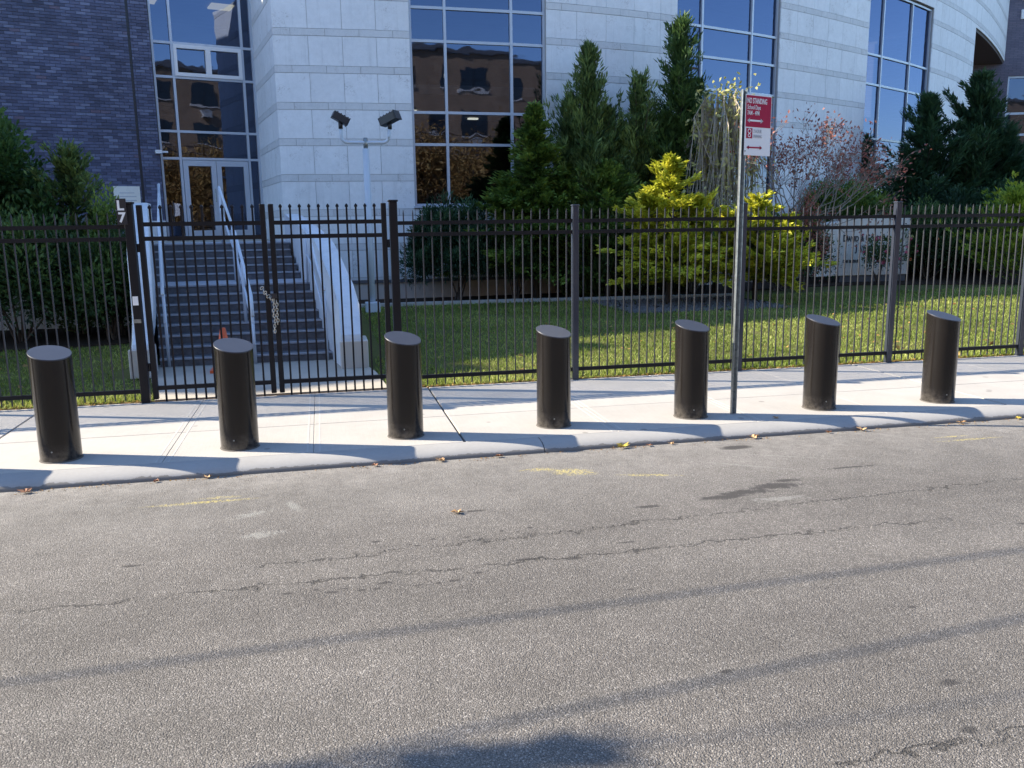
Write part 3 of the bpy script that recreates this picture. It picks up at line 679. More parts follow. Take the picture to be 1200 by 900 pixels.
for (a0, a1, q0, q1) in wins2:
    f_ = MB().obox(o2, e2, n2, a0, a0+0.08, -0.2, -0.05, q0, q1).obox(o2, e2, n2, a1-0.08, a1, -0.2, -0.05, q0, q1).obox(o2, e2, n2, a0+.08, a1-.08, -0.2, -0.05, q1-0.09, q1).obox(o2, e2, n2, a0+.08, a1-.08, -0.2, -0.05, q0, q0+.09).build('window', ALU, rb)
    for mx in (a0+1.3,): MB().obox(o2, e2, n2, mx-0.05, mx+0.05, -0.2, -0.04, q0+.09, q1-.09).build('mullion', ALU, f_)
    for tz in ((5.4, 6.35) if q1-q0 > 4 else (q0+.9,)):
        MB().obox(o2, e2, n2, a0+.08, a1-.08, -0.19, -0.06, tz-0.05, tz+0.05).build('transom', ALU, f_)
    P1, P2 = o2+e2*a0-n2*0.13, o2+e2*a1-n2*0.13
    MB().add([(P1.x, P1.y, q0), (P2.x, P2.y, q0), (P2.x, P2.y, q1), (P1.x, P1.y, q1)], [(0, 1, 2, 3)]).build('pane', GLASS, f_)
MB().obox(o2, e2, n2, 4.3, 8.0, 0.003, 0.08, 10.45, 10.85).build('sill_band', STONE, rb)
MB().obox(o2, e2, n2, 4.3, 8.0, 0.003, 0.08, 11.25, 11.48).build('sill_band', STONE, rb)
MB().obox(o2, e2, n2, 3.3, 10.0, 0.003, 0.12, 0.3, 2.2).build('base_course', STONE, rb)

# ------------------------------------------------------------------ entrance steps, wing walls and handrails
def ledge(Y): return float(np.interp(Y, [10.9, 14.6, 16], [-1.97, -2.60, -2.80]))
def redge(Y): return float(np.interp(Y, [10.9, 11.5, 12.9, 14.6, 16], [0.18, 0.08, -0.11, -0.46, -0.6]))
st = thing('entrance_stairs', (-1, 11, 0), label='dark slate entrance steps in two flights up to the school doors', cat='stairs')
RS = 0.11; TR = 0.27
levels = [(11.0+TR*i, RS*(i+1)) for i in range(8)]                  # lower flight
up0 = levels[-1][0]+1.05
levels += [(up0+TR*i, levels[7][1]+RS*(i+1)) for i in range(5)]
for i, (y, zt) in enumerate(levels):
    y1 = levels[i+1][0] if i+1 < len(levels) else 16.3
    h0 = zt-RS
    p = [(ledge(y)+0.002, y+0.012), (redge(y)-0.002, y+0.012), (redge(y1)-0.002, y1+0.012), (ledge(y1)+0.002, y1+0.012)]
    s_o = MB().prism(p, max(0, h0-0.10) if i else 0, zt-0.030).build('step', STEPM, st)
    m_ = MB().prism([(ledge(y)+0.002, y), (redge(y)-0.002, y), (redge(y+.04)-0.002, y+0.04), (ledge(y+.04)+0.002, y+0.04)], zt-0.022, zt)
    m_.build('nosing', NOSE, s_o)
    MB().prism([(ledge(y)+0.002, y+0.042), (redge(y)-0.002, y+0.042), (redge(y1)-0.002, y1+0.011), (ledge(y1)+0.002, y1+0.011)], zt-0.029, zt-0.003).build('tread', NOSE if i in (7, 12) else STEPM, s_o)
LEVEL = levels[-1][1]
# landing terrace up to the doors
MB().prism([(-7.5, 16.32), (-0.95, 16.32), (-0.95, 19.9), (-1.42, 22.7), (-3.6, 22.0), (-7.5, 20.85)], 0, 1.385).build('entrance_terrace', PATHC, kind='structure')
MB().prism([(-7.5, 16.0), (ledge(16)-0.4, 16.0), (ledge(16)-0.4, 16.25), (-7.5, 16.25)], 0, 1.90).build('terrace_parapet', WING)
tag(bpy.data.objects['terrace_parapet'], 'pale low parapet wall left of the stairs, half hidden by shrubs', 'wall')
def wing(side):
    nm = 'left' if side < 0 else 'right'
    edge = ledge if side < 0 else redge
    prof = [(10.30, 0.0), (10.30, 0.34), (10.33, 0.38), (10.50, 0.42), (10.68, 0.56), (10.85, 0.80), (11.05, 1.10), (11.25, 1.33), (11.5, 1.48), (12.2, 1.62), (13.2, 1.80), (14.6, 2.08), (15.99, 2.10), (15.99, 0.0)]
    if side > 0: prof = [(10.30, 0.0), (10.30, 0.34), (10.33, 0.40), (10.5, 0.50), (10.8, 0.70), (11.2, 0.93), (11.7, 1.13), (12.2, 1.32), (12.7, 1.47), (13.4, 1.60), (14.6, 1.80), (15.99, 1.90), (15.99, 0.0)]
    n = len(prof); V = []
    for y, z in prof:
        fl = 0.10*max(0, (11.0-y)/0.7)
        xi = edge(y)+side*0.004; V.append((xi, y, z))
    for y, z in prof:
        fl = (0.0 if side > 0 else -0.09)*max(0, (11.1-y)/0.8)
        xo = edge(y)+side*((0.26 if side > 0 else 0.27)+fl); V.append((xo, y, z))
    F = []
    for i in range(n-1): F.append((i, i+1, n+i+1, n+i) if side > 0 else (i, n+i, n+i+1, i+1))
    F.append(tuple(range(n))); F.append(tuple(range(2*n-1, n-1, -1))); F.append((n-1, 0, n, 2*n-1))
    t_ = thing('stair_wing_wall', (edge(10.9), 10.9, 0), label='pale swooping wing wall along the %s side of the entrance stairs' % nm, cat='wall', group='wing walls beside the entrance stairs')
    o = MB().add(V, F).build('wall_body', WING, t_); bevel(autosmooth(o, 30), 0.012, 2)
    x0, x1 = sorted((edge(10.3)-side*0.01, edge(10.3)+side*(0.32 if side > 0 else 0.21)))
    bevel(MB().box(x0, x1, 10.24, 10.72, 0.0, 0.335).build('base_block', PINK, t_), 0.01, 1)
wing(-1); wing(1)
def rail(name, pts, label, drops, r=0.021):
    t_ = thing(name, pts[0], label=label, cat='handrail', group='pale handrails on the entrance stairs')
    MB().tube(pts, r, 8).build('rail', RAILW, t_, smooth=True)
    MB().tube([(p[0], p[1], p[2]-0.35) for p in pts], r*0.8, 6).build('lower_rail', RAILW, t_, smooth=True)
    for (x, y, zb, zt) in drops: MB().tube([(x, y, zb), (x, y, zt)], r, 8).build('post', RAILW, t_, smooth=True)
rail('handrail', [(-0.84, 10.75, 0.62), (-0.86, 10.95, 0.86), (-1.17, 12.85, 1.62), (-1.19, 13.1, 1.62)], 'lower pale handrail in the middle of the lower flight', [(-0.86, 10.95, 0.0, 0.86), (-1.16, 12.8, 0.78, 1.60), (-1.02, 11.9, .33, 1.23)])
rail('handrail', [(-1.28, 13.7, 1.72), (-1.56, 15.0, 2.33), (-1.6, 15.3, 2.33)], 'upper pale handrail in the middle of the upper flight', [(-1.28, 13.75, 0.88, 1.72), (-1.56, 15.0, 1.43, 2.33)])
rail('handrail', [(0.02, 10.9, 0.9), (-0.13, 12.3, 1.5), (-0.2, 12.9, 1.65)], 'pale handrail against the right wing wall', [(0.02, 10.95, 0.0, 0.9), (-0.2, 12.85, 0.88, 1.65)], 0.017)
rail('handrail', [(-1.88, 10.95, 0.9), (-2.2, 13.0, 1.75), (-2.48, 15.0, 2.38)], 'pale handrail against the left wing wall', [(-1.88, 11.0, 0.0, 0.9), (-2.2, 13.0, .88, 1.75), (-2.48, 14.95, 1.43, 2.38)], 0.019)

# ================================================================== BOLLARDS
def make_bollard():
    r = 0.143; n = 48; H = 0.795; tl = math.tan(R(14))
    t_ = thing('bollard', (0, 0, 0)); V = []; F = []
    ring = [(r*math.cos(2*math.pi*k/n), r*math.sin(2*math.pi*k/n)) for k in range(n)]
    TOP = lambda x, y: H-0.129*x+0.237*y
    rows = [lambda x, y: 0.0, lambda x, y: TOP(x, y)-0.004]
    for f_ in rows:
        V += [(x, y, f_(x, y)) for x, y in ring]
    for i in range(n): F.append((i, (i+1) % n, n+(i+1) % n, n+i))
    F.append(tuple(range(n-1, -1, -1))); F.append(tuple(n+i for i in range(n)))
    o = MB().add(V, F).build('tube', BOLL, t_); autosmooth(o, 40)
    V = []; F = []
    for s_, dz in ((1.0, -0.0035), (1.012, -0.0035), (1.012, 0.003), (1.004, 0.005)): V += [(x*s_, y*s_, TOP(x*s_, y*s_)+dz) for x, y in ring]
    for q in range(3):
        for i in range(n): F.append((q*n+i, q*n+(i+1) % n, (q+1)*n+(i+1) % n, (q+1)*n+i))
    F.append(tuple(3*n+i for i in range(n))); F.append(tuple(range(n-1, -1, -1)))
    o = MB().add(V, F).build('cap', CAPM, t_); autosmooth(o, 25)
    V = []; F = []
    for zz_, rr in ((0.0, 0.150), (0.006, 0.147), (0.009, 0.1435)): V += [(x/r*rr, y/r*rr, zz_) for x, y in ring]
    for q in range(2):
        for i in range(n): F.append((q*n+i, q*n+(i+1) % n, (q+1)*n+(i+1) % n, (q+1)*n+i))
    MB().add(V, F).build('sealant_ring', JOINT, t_)
    a = R(-100); c, s_ = math.cos(a), math.sin(a)
    MB().tube([(c*0.142, s_*0.142, 0.085), (c*0.1465, s_*0.1465, 0.085)], 0.006, 10).build('screw', GALV, t_)
    return t_
bl0 = make_bollard()
BX = [(-1.97, 6.76), (-0.69, 6.76), (0.60, 6.77), (1.85, 6.79), (3.09, 6.79), (4.34, 6.79), (5.55, 6.76)]
BL = ['black steel bollard nearest the left edge of the photo, in front of the left lawn', 'black bollard in front of the gate with the orange cone behind it',
      'black bollard just right of the gate, beside the dark expansion joint', 'black bollard in the middle of the row, left of the grey fence post',
      'black bollard just left of the parking sign pole', 'black bollard right of the parking sign pole, in front of the stone name sign', 'black bollard at the right end of the row']
def dup(root, loc, rz=0.0):
    r = root.copy(); COL.objects.link(r); r.location = loc; r.rotation_euler = (0, 0, rz)
    for ch in list(root.children):
        c = ch.copy(); COL.objects.link(c); c.parent = r
        for g in list(ch.children):
            d = g.copy(); COL.objects.link(d); d.parent = c
    return r
for i, ((x, y), lb) in enumerate(zip(BX, BL)):
    o = bl0 if i == 0 else dup(bl0, (x, y, 0), 0)
    if i == 0: o.location = (x, y, 0)
    o.rotation_euler = (R(random.uniform(-.5, .5)), R(random.uniform(-.5, .5)), R(random.uniform(-4, 4)))
    tag(o, lb, 'bollard', 'black bollards along the kerb')
o = dup(bl0, (-3.24, 6.77, 0)); tag(o, 'black bollard beyond the left edge of the view', 'bollard', 'black bollards along the kerb')

# ================================================================== FENCE AND GATE
PAINTG = plain('sunlit_picket_paint', (0.045, 0.047, 0.053), 0.35, 0.2, 8, spec=0.4)  # black paint lightened: sunlit picket faces put into the base colour
def picket_mesh(h, w_=0.0118, spear=False, z0_=0.03, matp=None):
    matp = matp or PAINTG
    v = w_/2; V = []; F = []
    prof = [(z0_, v), (h-0.035, v)] + ([(h-0.035, v*1.7), (h-0.018, v*1.7)] if spear else []) + [(h, v*0.25)]
    for z_, r_ in prof: V += [(-r_, -r_, z_), (r_, -r_, z_), (r_, r_, z_), (-r_, r_, z_)]
    for q in range(len(prof)-1):
        for i in range(4): F.append((q*4+i, q*4+(i+1) % 4, q*4+4+(i+1) % 4, q*4+4+i))
    F.append((3, 2, 1, 0)); k = 4*(len(prof)-1); F.append((k, k+1, k+2, k+3))
    return mesh_from('picket', V, F, matp)
PK = picket_mesh(1.83); PKG = picket_mesh(1.90, 0.018, True, 0.0, FENCE)
FY = 8.80
POSTS = {}
def fence(x0, x1, posts, label, y=FY, zs_=(0.115, 1.585, 1.70), skip=()):
    t_ = thing('steel_fence', (x0, y, 0), label=label, cat='fence')
    for p in posts:
        o = MB().box(p-0.034, p+0.034, y-0.034, y+0.034, -0.02, 1.85).build('post', POSTM, t_); bevel(o, 0.004, 1)
        bevel(MB().box(p-0.039, p+0.039, y-0.039, y+0.039, 1.85, 1.868).build('post_cap', POSTM, t_), 0.006, 1)
    ps = sorted(set([x0]+list(posts)+[x1]))
    for a, b in zip(ps[:-1], ps[1:]):
        if b-a < 0.1: continue
        for z_ in zs_:
            MB().box(a+0.036, b-0.036, y-0.017, y+0.017, z_-0.019, z_+0.019).build('rail', FENCE, t_)
        n = int(round((b-a)/0.0935))
        for i in range(1, n):
            link('picket', PK, t_, loc=(a+(b-a)*i/n-x0, 0, 0))
fence(-7.3, -1.752, [-5.45, -3.58], 'black picket fence panels left of the double gate')
fence(0.742, 16.5, [2.64, 4.57, 6.50, 8.33, 10.5, 12.5, 14.5], 'long black picket fence between sidewalk and lawn right of the gate')
def gatepost(x, label):
    t_ = thing('gate_post', (x, FY, 0), label=label, cat='post', group='square black gate posts')
    bevel(MB().box(x-0.04, x+0.04, FY-0.04, FY+0.04, -0.02, 1.91).build('shaft', FENCE, t_), 0.005, 1)
    bevel(MB().box(x-0.05, x+0.05, FY-0.05, FY+0.05, 1.91, 1.93).build('post_cap', FENCE, t_), 0.006, 1)
    return t_
gp = gatepost(-1.745, 'thick black gate post marked L 7 at the left of the gate')
gatepost(0.735, 'thick black gate post at the right of the gate')
# plate with L / 7, tag and bracket on the left post
MB().box(-1.842, -1.752, FY-0.052, FY-0.047, 1.72, 1.96).build('number_plate', BLACK, gp)
put_text('L', 0.125, WHITE, gp, frameM(Vector((-1.835, FY-0.0535, 1.855)), (1, 0, 0)), 'letter', bold=0.004)
put_text('7', 0.125, WHITE, gp, frameM(Vector((-1.828, FY-0.0535, 1.745)), (1, 0, 0)), 'numeral', bold=0.004)
MB().box(-1.775, -1.725, FY-0.046, FY-0.0405, 0.96, 1.045).build('white_tag', WHITE, gp)
MB().box(-1.785, -1.715, FY-0.050, FY-0.0405, 0.79, 0.825).build('latch_bracket', GALV, gp)
def gate(x0, x1, label, npk):
    t_ = thing('gate_leaf', (x0, FY, 0), label=label, cat='gate', group='double gate leaves')
    for a in (x0, x1-0.05): bevel(MB().box(a, a+0.05, FY-0.025, FY+0.025, 0.03, 1.90).build('stile', FENCE, t_), 0.004, 1)
    for z_ in (0.14, 1.585, 1.72): MB().box(x0+0.05, x1-0.05, FY-0.018, FY+0.018, z_-0.02, z_+0.02).build('rail', FENCE, t_)
    for i in range(1, npk):
        link('picket', PKG, t_, loc=(0.025+(x1-x0-0.05)*i/npk, 0, 0))
    for z_ in (0.35, 1.5):
        hx = x0-0.012 if x0 < -1 else x1+0.012
        MB().tube([(hx, FY-0.01, z_-0.04), (hx, FY-0.01, z_+0.04)], 0.014, 8).build('hinge', FENCE, t_)
gate(-1.675, -0.505, 'left leaf of the black spear-topped double gate', 12)
gate(-0.475, 0.665, 'right leaf of the black spear-topped double gate', 12)
# chain and padlock closing the gate
ch = thing('gate_chain', (-0.49, FY, 1.0), label='loose steel chain wrapped round the middle stiles of the gate', cat='chain')
V = []; F = []
for i in range(12):
    a = 2*math.pi*i/12; cx, cz = 0.011*math.cos(a), 0.019*math.sin(a); ox, oz = math.cos(a), math.sin(a)
    for k in range(6):
        b = 2*math.pi*k/6; V.append((cx+0.0045*math.cos(b)*ox, 0.0045*math.sin(b), cz+0.0045*math.cos(b)*oz))
for i in range(12):
    for k in range(6): F.append((i*6+k, ((i+1) % 12)*6+k, ((i+1) % 12)*6+(k+1) % 6, i*6+(k+1) % 6))
LK = mesh_from('link', V, F, CHAIN, True)
pts = []
for i in range(8): t = i/7; pts.append((-0.09+0.10*t, -0.045, 0.09-0.11*t-0.02*math.sin(math.pi*t)))
for i in range(13): pts.append((0.012+0.006*math.sin(i), -0.045, -0.03-0.026*i))
for i in range(9): pts.append((0.04+0.003*math.sin(2*i), -0.042, -0.05-0.026*i))
for i, p in enumerate(pts):
    o = link('chain_link', LK, ch, loc=p); o.rotation_euler = (0, R(40) if i < 8 else 0, R(90) if i % 2 else R(15))
MB().box(-0.49+0.0, -0.49+0.05, FY-0.065, FY-0.035, 0.985, 1.035).build('padlock', BLACK, ch)

# ================================================================== PARKING SIGN
sg = thing('parking_sign', (3.49, 6.76, 0), label='red and white no standing sign on a steel pole at the kerb', cat='sign')
px_, py_ = 3.49, 6.76; th_ = R(22.0)
ex = Vector((math.cos(th_), math.sin(th_), 0)); en = Vector((math.sin(th_), -math.cos(th_), 0))
mb = MB(); uw = 0.030; ud = 0.030; tk = 0.007
P0 = Vector((px_, py_, 0))
def U(a, b): q = P0+ex*a+en*b; return (q.x, q.y)
upoly = [U(-uw, 0), U(-uw+tk, 0), U(-uw/2, -ud+tk), U(uw/2, -ud+tk), U(uw-tk, 0), U(uw, 0), U(uw, -tk*0.6), U(uw/2+tk*.6, -ud), U(-uw/2-tk*.6, -ud), U(-uw, -tk*0.6)]
mb.prism(upoly, -0.02, 2.74).build('pole', GALV, sg)
SW = 0.33; S0 = 2.215; S1 = 2.705
def sbox(a0, a1, b0, b1, z0_, z1_): return MB().obox(P0, ex, en, a0, a1, b0, b1, z0_, z1_)
OFS = 0.0
plate = sbox(OFS, OFS+SW, 0.004, 0.007, S0, S1).build('sign_plate', WHITE, sg); bevel(plate, 0.001, 1)
ZM = 2.445
sbox(OFS+0.008, OFS+SW-0.008, 0.0075, 0.0085, ZM, S1-0.008).build('red_field', REDP, sg)
def stext(txt, size, a, z_, mat, sx=0.8, bold=0.0):
    q = P0+ex*(OFS+a)+en*0.0095
    put_text(txt, size, mat, sg, frameM(Vector((q.x, q.y, z_)), ex), 'lettering', sx=sx, bold=bold, depth=0.0006)
stext('NO STANDING', 0.060, 0.018, S1-0.070, WHITE, 0.60, 0.0012)
stext('School Days', 0.050, 0.022, S1-0.118, WHITE, 0.66, 0.0004)
stext('7AM - 4PM', 0.050, 0.022, S1-0.164, WHITE, 0.66, 0.0004)
def arrow(z_, mat, a0, a1, hh, tt, two=True, b=0.0092):
    m_ = MB(); m_.obox(P0, ex, en, OFS+a0+0.03, OFS+a1-0.03, b, b+0.0008, z_-tt, z_+tt)
    for (tip, bs) in (((a0, a0+0.032)), ((a1, a1-0.032))) if two else ():
        pts_ = [P0+ex*(OFS+tip)+en*b, P0+ex*(OFS+bs)+en*b]
        m_.add([(pts_[0].x, pts_[0].y, z_), (pts_[1].x, pts_[1].y, z_-hh), (pts_[1].x, pts_[1].y, z_+hh)], [(0, 1, 2), (2, 1, 0)])
    m_.build('arrow', mat, sg)
arrow(S1-0.208, WHITE, 0.025, 0.225, 0.020, 0.007)
sbox(OFS+0.020, OFS+0.095, 0.0075, 0.0085, ZM-0.092, ZM-0.010).build('red_square', REDP, sg)
for dz, rr in ((-0.034, 0.022), (-0.068, 0.018)):
    m_ = MB(); n = 20; V = []; F = []
    for k in range(n):
        a = 2*math.pi*k/n
        for r_ in (rr, rr-0.007):
            q = P0+ex*(OFS+0.057+r_*math.cos(a))+en*0.0094; V.append((q.x, q.y, ZM+dz+r_*math.sin(a)*0.9))
    for k in range(n): F.append((2*k, 2*((k+1) % n), 2*((k+1) % n)+1, 2*k+1))
    m_.add(V, F).build('ring_symbol', WHITE, sg)
stext('2 HOUR', 0.040, 0.108, ZM-0.045, GREYP, 0.7); stext('PARKING', 0.036, 0.108, ZM-0.085, GREYP, 0.72)
arrow(ZM-0.165, REDP, 0.025, 0.225, 0.016, 0.006)
for z_ in (2.25, 2.66): 
    q = P0+ex*(OFS+0.012)+en*0.008; MB().tube([(q.x, q.y, z_), (q.x+en.x*.006, q.y+en.y*.006, z_)], 0.006, 8).build('bolt', GALV, sg)

# ================================================================== CAMERA MAST
cp = thing('camera_mast', (0.96, 16.9, 0), label='pale steel mast with two black floodlight cameras on a U-shaped arm', cat='mast')
cx, cy = 0.95, 17.0
MB().tube([(cx, cy, 0.0), (cx, cy, 3.12)], 0.062, 14).build('pole', RAILW, cp, smooth=True)
bevel(MB().box(cx-0.14, cx+0.14, cy-0.14, cy+0.14, 0, 0.20).build('base_plate', RAILW, cp), 0.01, 1)
mb = MB(); arc = []
for i in range(7): a = math.pi+math.pi/2*i/6; arc.append((cx-0.32+0.13*math.cos(a), cy, 3.36+0.13*math.sin(a)))
for i in range(7): a = -math.pi/2+math.pi/2*i/6; arc.append((cx+0.32+0.13*math.cos(a), cy, 3.36+0.13*math.sin(a)))
arc = [(cx-0.45, cy, 3.48)] + arc + [(cx+0.45, cy, 3.48)]
mb.tube(arc, 0.032, 10).build('arm', RAILW, cp, smooth=True)
MB().tube([(cx, cy, 3.12), (cx, cy, 3.32)], 0.042, 10).build('collar', GALV, cp, smooth=True)
def headlamp(x, tilt, yawd, s=1.0):
    h = MB(); hw, hd, hh = 0.105*s, 0.175*s, 0.075*s
    h.box(-hd, hd*0.9, -hw, hw, -hh, hh); h.box(hd*0.9+0.001, hd*1.05, -hw*1.12, hw*1.12, -hh*1.15, hh*1.15)
    for q in range(4): h.box(-hd+0.05+q*0.07, -hd+0.075+q*0.07, -hw*0.85, hw*0.85, hh+0.001, hh+0.02)
    M_ = Matrix.Translation((x, cy, 3.67)) @ Matrix.Rotation(R(yawd), 4, 'Z') @ Matrix.Rotation(R(tilt), 4, 'Y')
    h.V = [M_ @ v for v in h.V]
    o = h.build('floodlight', BLACK, cp); bevel(o, 0.008, 1)
    MB().tube([(x, cy, 3.48), (x, cy, 3.61)], 0.042, 10).build('swivel', BLACK, cp, smooth=True)
headlamp(cx-0.45, 28, 8, 0.9); headlamp(cx+0.47, -22, -32, 1.05)

# ================================================================== MONUMENT SIGN
mo = thing('stone_name_sign', (13.6, 20.6, 0), label='pale stone name sign with dark lettering behind pink flowers', cat='sign')
a0 = Vector((13.50, 20.55)); em = Vector((math.cos(R(-3)), math.sin(R(-3)))); nm_ = Vector((em.y, -em.x))
bevel(MB().obox(a0, em, nm_, 0, 2.05, -0.45, 0, 0.18, 1.72).build('main_slab', MON, mo), 0.02, 2)
bevel(MB().obox(a0, em, nm_, 0.05, 2.0, -0.42, -0.03, 0, 0.178).build('base', COPING, mo), 0.01, 1)
ew = Vector((math.cos(R(14)), math.sin(R(14)))); nw = Vector((ew.y, -ew.x)); aw = a0-ew*0.83
P_ = [(0.0, 0.18), (0.825, 0.18), (0.825, 1.62), (0.30, 1.54), (0.08, 1.42), (0.0, 1.22)]
poly = [Vector((aw.x+ew.x*a, aw.y+ew.y*a, z_)) for a, z_ in P_]
bevel(MB().ext(poly, (nw.x*-0.40, nw.y*-0.40, 0), (nw.x*-0.002, nw.y*-0.002, 0)).build('side_slab', MON, mo), 0.02, 2)
def mtext(txt, size, a, z_, sx=1.0):
    q = a0+em*a+nm_*0.004; put_text(txt, size, LETTER, mo, frameM(Vector((q.x, q.y, z_)), em), 'lettering', sx=sx, depth=0.003, bold=0.008)
mtext('D', 0.25, 0.08, 1.09, 0.8); mtext('AVID', 0.19, 0.22, 1.09, 0.74); mtext('&', 0.20, 0.60, 1.09, 0.7); mtext('G', 0.25, 0.73, 1.09, 0.74); mtext('OLDFELD', 0.19, 0.87, 1.09, 0.70)
mtext('J', 0.25, 0.46, 0.83, 0.8); mtext('AY MEMORIAL', 0.18, 0.56, 0.84, 0.70); mtext('17-01 BATH ST', 0.10, 0.10, 0.53, 0.75)

# ================================================================== CONE
tc_ = thing('traffic_cone', (-1.17, 10.5, 0.01), label='small orange traffic cone on the path behind the second bollard', cat='cone')
mb = MB(); mb.box(-1.33, -1.01, 10.34, 10.66, 0.009, 0.04); mb.build('base', ORANGE, tc_)
mb = MB(); mb.tube([(-1.17, 10.5, 0.04), (-1.17, 10.5, 0.52)], [0.12, 0.03], 20).build('cone_body', ORANGE, tc_, smooth=True)
MB().tube([(-1.17, 10.5, 0.26), (-1.17, 10.5, 0.35)], [0.0785, 0.0615], 20, False).build('white_collar', WHITE, tc_, smooth=True)

# ================================================================== VEGETATION
def leafmesh(name, P, D, N, Ls, Ws, tint, mat, parent=None, **kw):
    """P base points, D unit directions, N face normals; kite-shaped leaves"""
    P = np.asarray(P); D = np.asarray(D); N = np.asarray(N); Ls = np.asarray(Ls)[:, None]; Ws = np.asarray(Ws)[:, None]
    S = np.cross(D, N); S /= np.linalg.norm(S, axis=1)[:, None]+1e-9
    mid = P+D*Ls*0.45; fold = N*Ws*0.25
    V = np.empty((len(P), 4, 3)); V[:, 0] = P; V[:, 1] = mid+S*Ws*0.5+fold; V[:, 2] = P+D*Ls; V[:, 3] = mid-S*Ws*0.5+fold
    V = V.reshape(-1, 3)
    if parent is not None:
        inv = np.array(WM[parent.name].inverted()); V = V @ inv[:3, :3].T + inv[:3, 3]
    n = len(P); me = bpy.data.meshes.new(name)
    me.vertices.add(4*n); me.vertices.foreach_set('co', V.ravel())
    me.loops.add(6*n); me.polygons.add(2*n)
    b = np.arange(n)[:, None]*4; idx = np.concatenate([b+0, b+1, b+2, b+0, b+2, b+3], axis=1).ravel()
    me.loops.foreach_set('vertex_index', idx.astype(np.int32))
    me.polygons.foreach_set('loop_start', np.arange(0, 6*n, 3, dtype=np.int32))
    me.update(calc_edges=True); me.validate()
    at = me.attributes.new('tint', 'FLOAT', 'POINT'); at.data.foreach_set('value', np.repeat(tint, 4).astype(np.float32))
    me.materials.append(mat)
    return link(name, me, parent, **kw)
def unit(v): return v/(np.linalg.norm(v, axis=-1, keepdims=True)+1e-9)

G_DARK = m_leaf('dark_conifer_leaf', (0.014, 0.028, 0.012), (0.05, 0.095, 0.028), (0.13, 0.22, 0.055))
G_MID = m_leaf('green_conifer_leaf', (0.022, 0.045, 0.012), (0.085, 0.155, 0.03), (0.26, 0.35, 0.06))
G_GREY = m_leaf('grey_green_leaf', (.024, .045, .018), (.078, .130, .040), (.24, .32, .09))
G_BLUE = m_leaf('blue_green_leaf', (0.01, 0.024, 0.014), (0.03, 0.07, 0.034), (0.07, 0.14, 0.055))
G_GOLD = m_leaf('golden_leaf', (0.08, 0.12, 0.012), (0.42, 0.44, 0.035), (0.85, 0.78, 0.1), 0.35)
G_YEL = m_leaf('yellowing_leaf', (0.25, 0.24, 0.07), (0.55, 0.52, 0.18), (0.72, 0.66, 0.34), 0.4)
G_RED = m_leaf('russet_leaf', (0.16, 0.05, 0.04), (0.38, 0.13, 0.10), (0.58, 0.28, 0.20), 0.4)
G_BROWN = m_leaf('autumn_leaf', (0.12, 0.06, 0.02), (0.34, 0.19, 0.06), (0.50, 0.34, 0.12), 0.4)
G_BROAD = m_leaf('broad_green_leaf', (0.017, 0.042, 0.012), (0.048, 0.108, 0.026), (0.12, 0.216, 0.06), 0.3)
G_PINK = m_leaf('pink_petal', (0.45, 0.05, 0.12), (0.70, 0.14, 0.26), (0.80, 0.40, 0.45), 0.3)

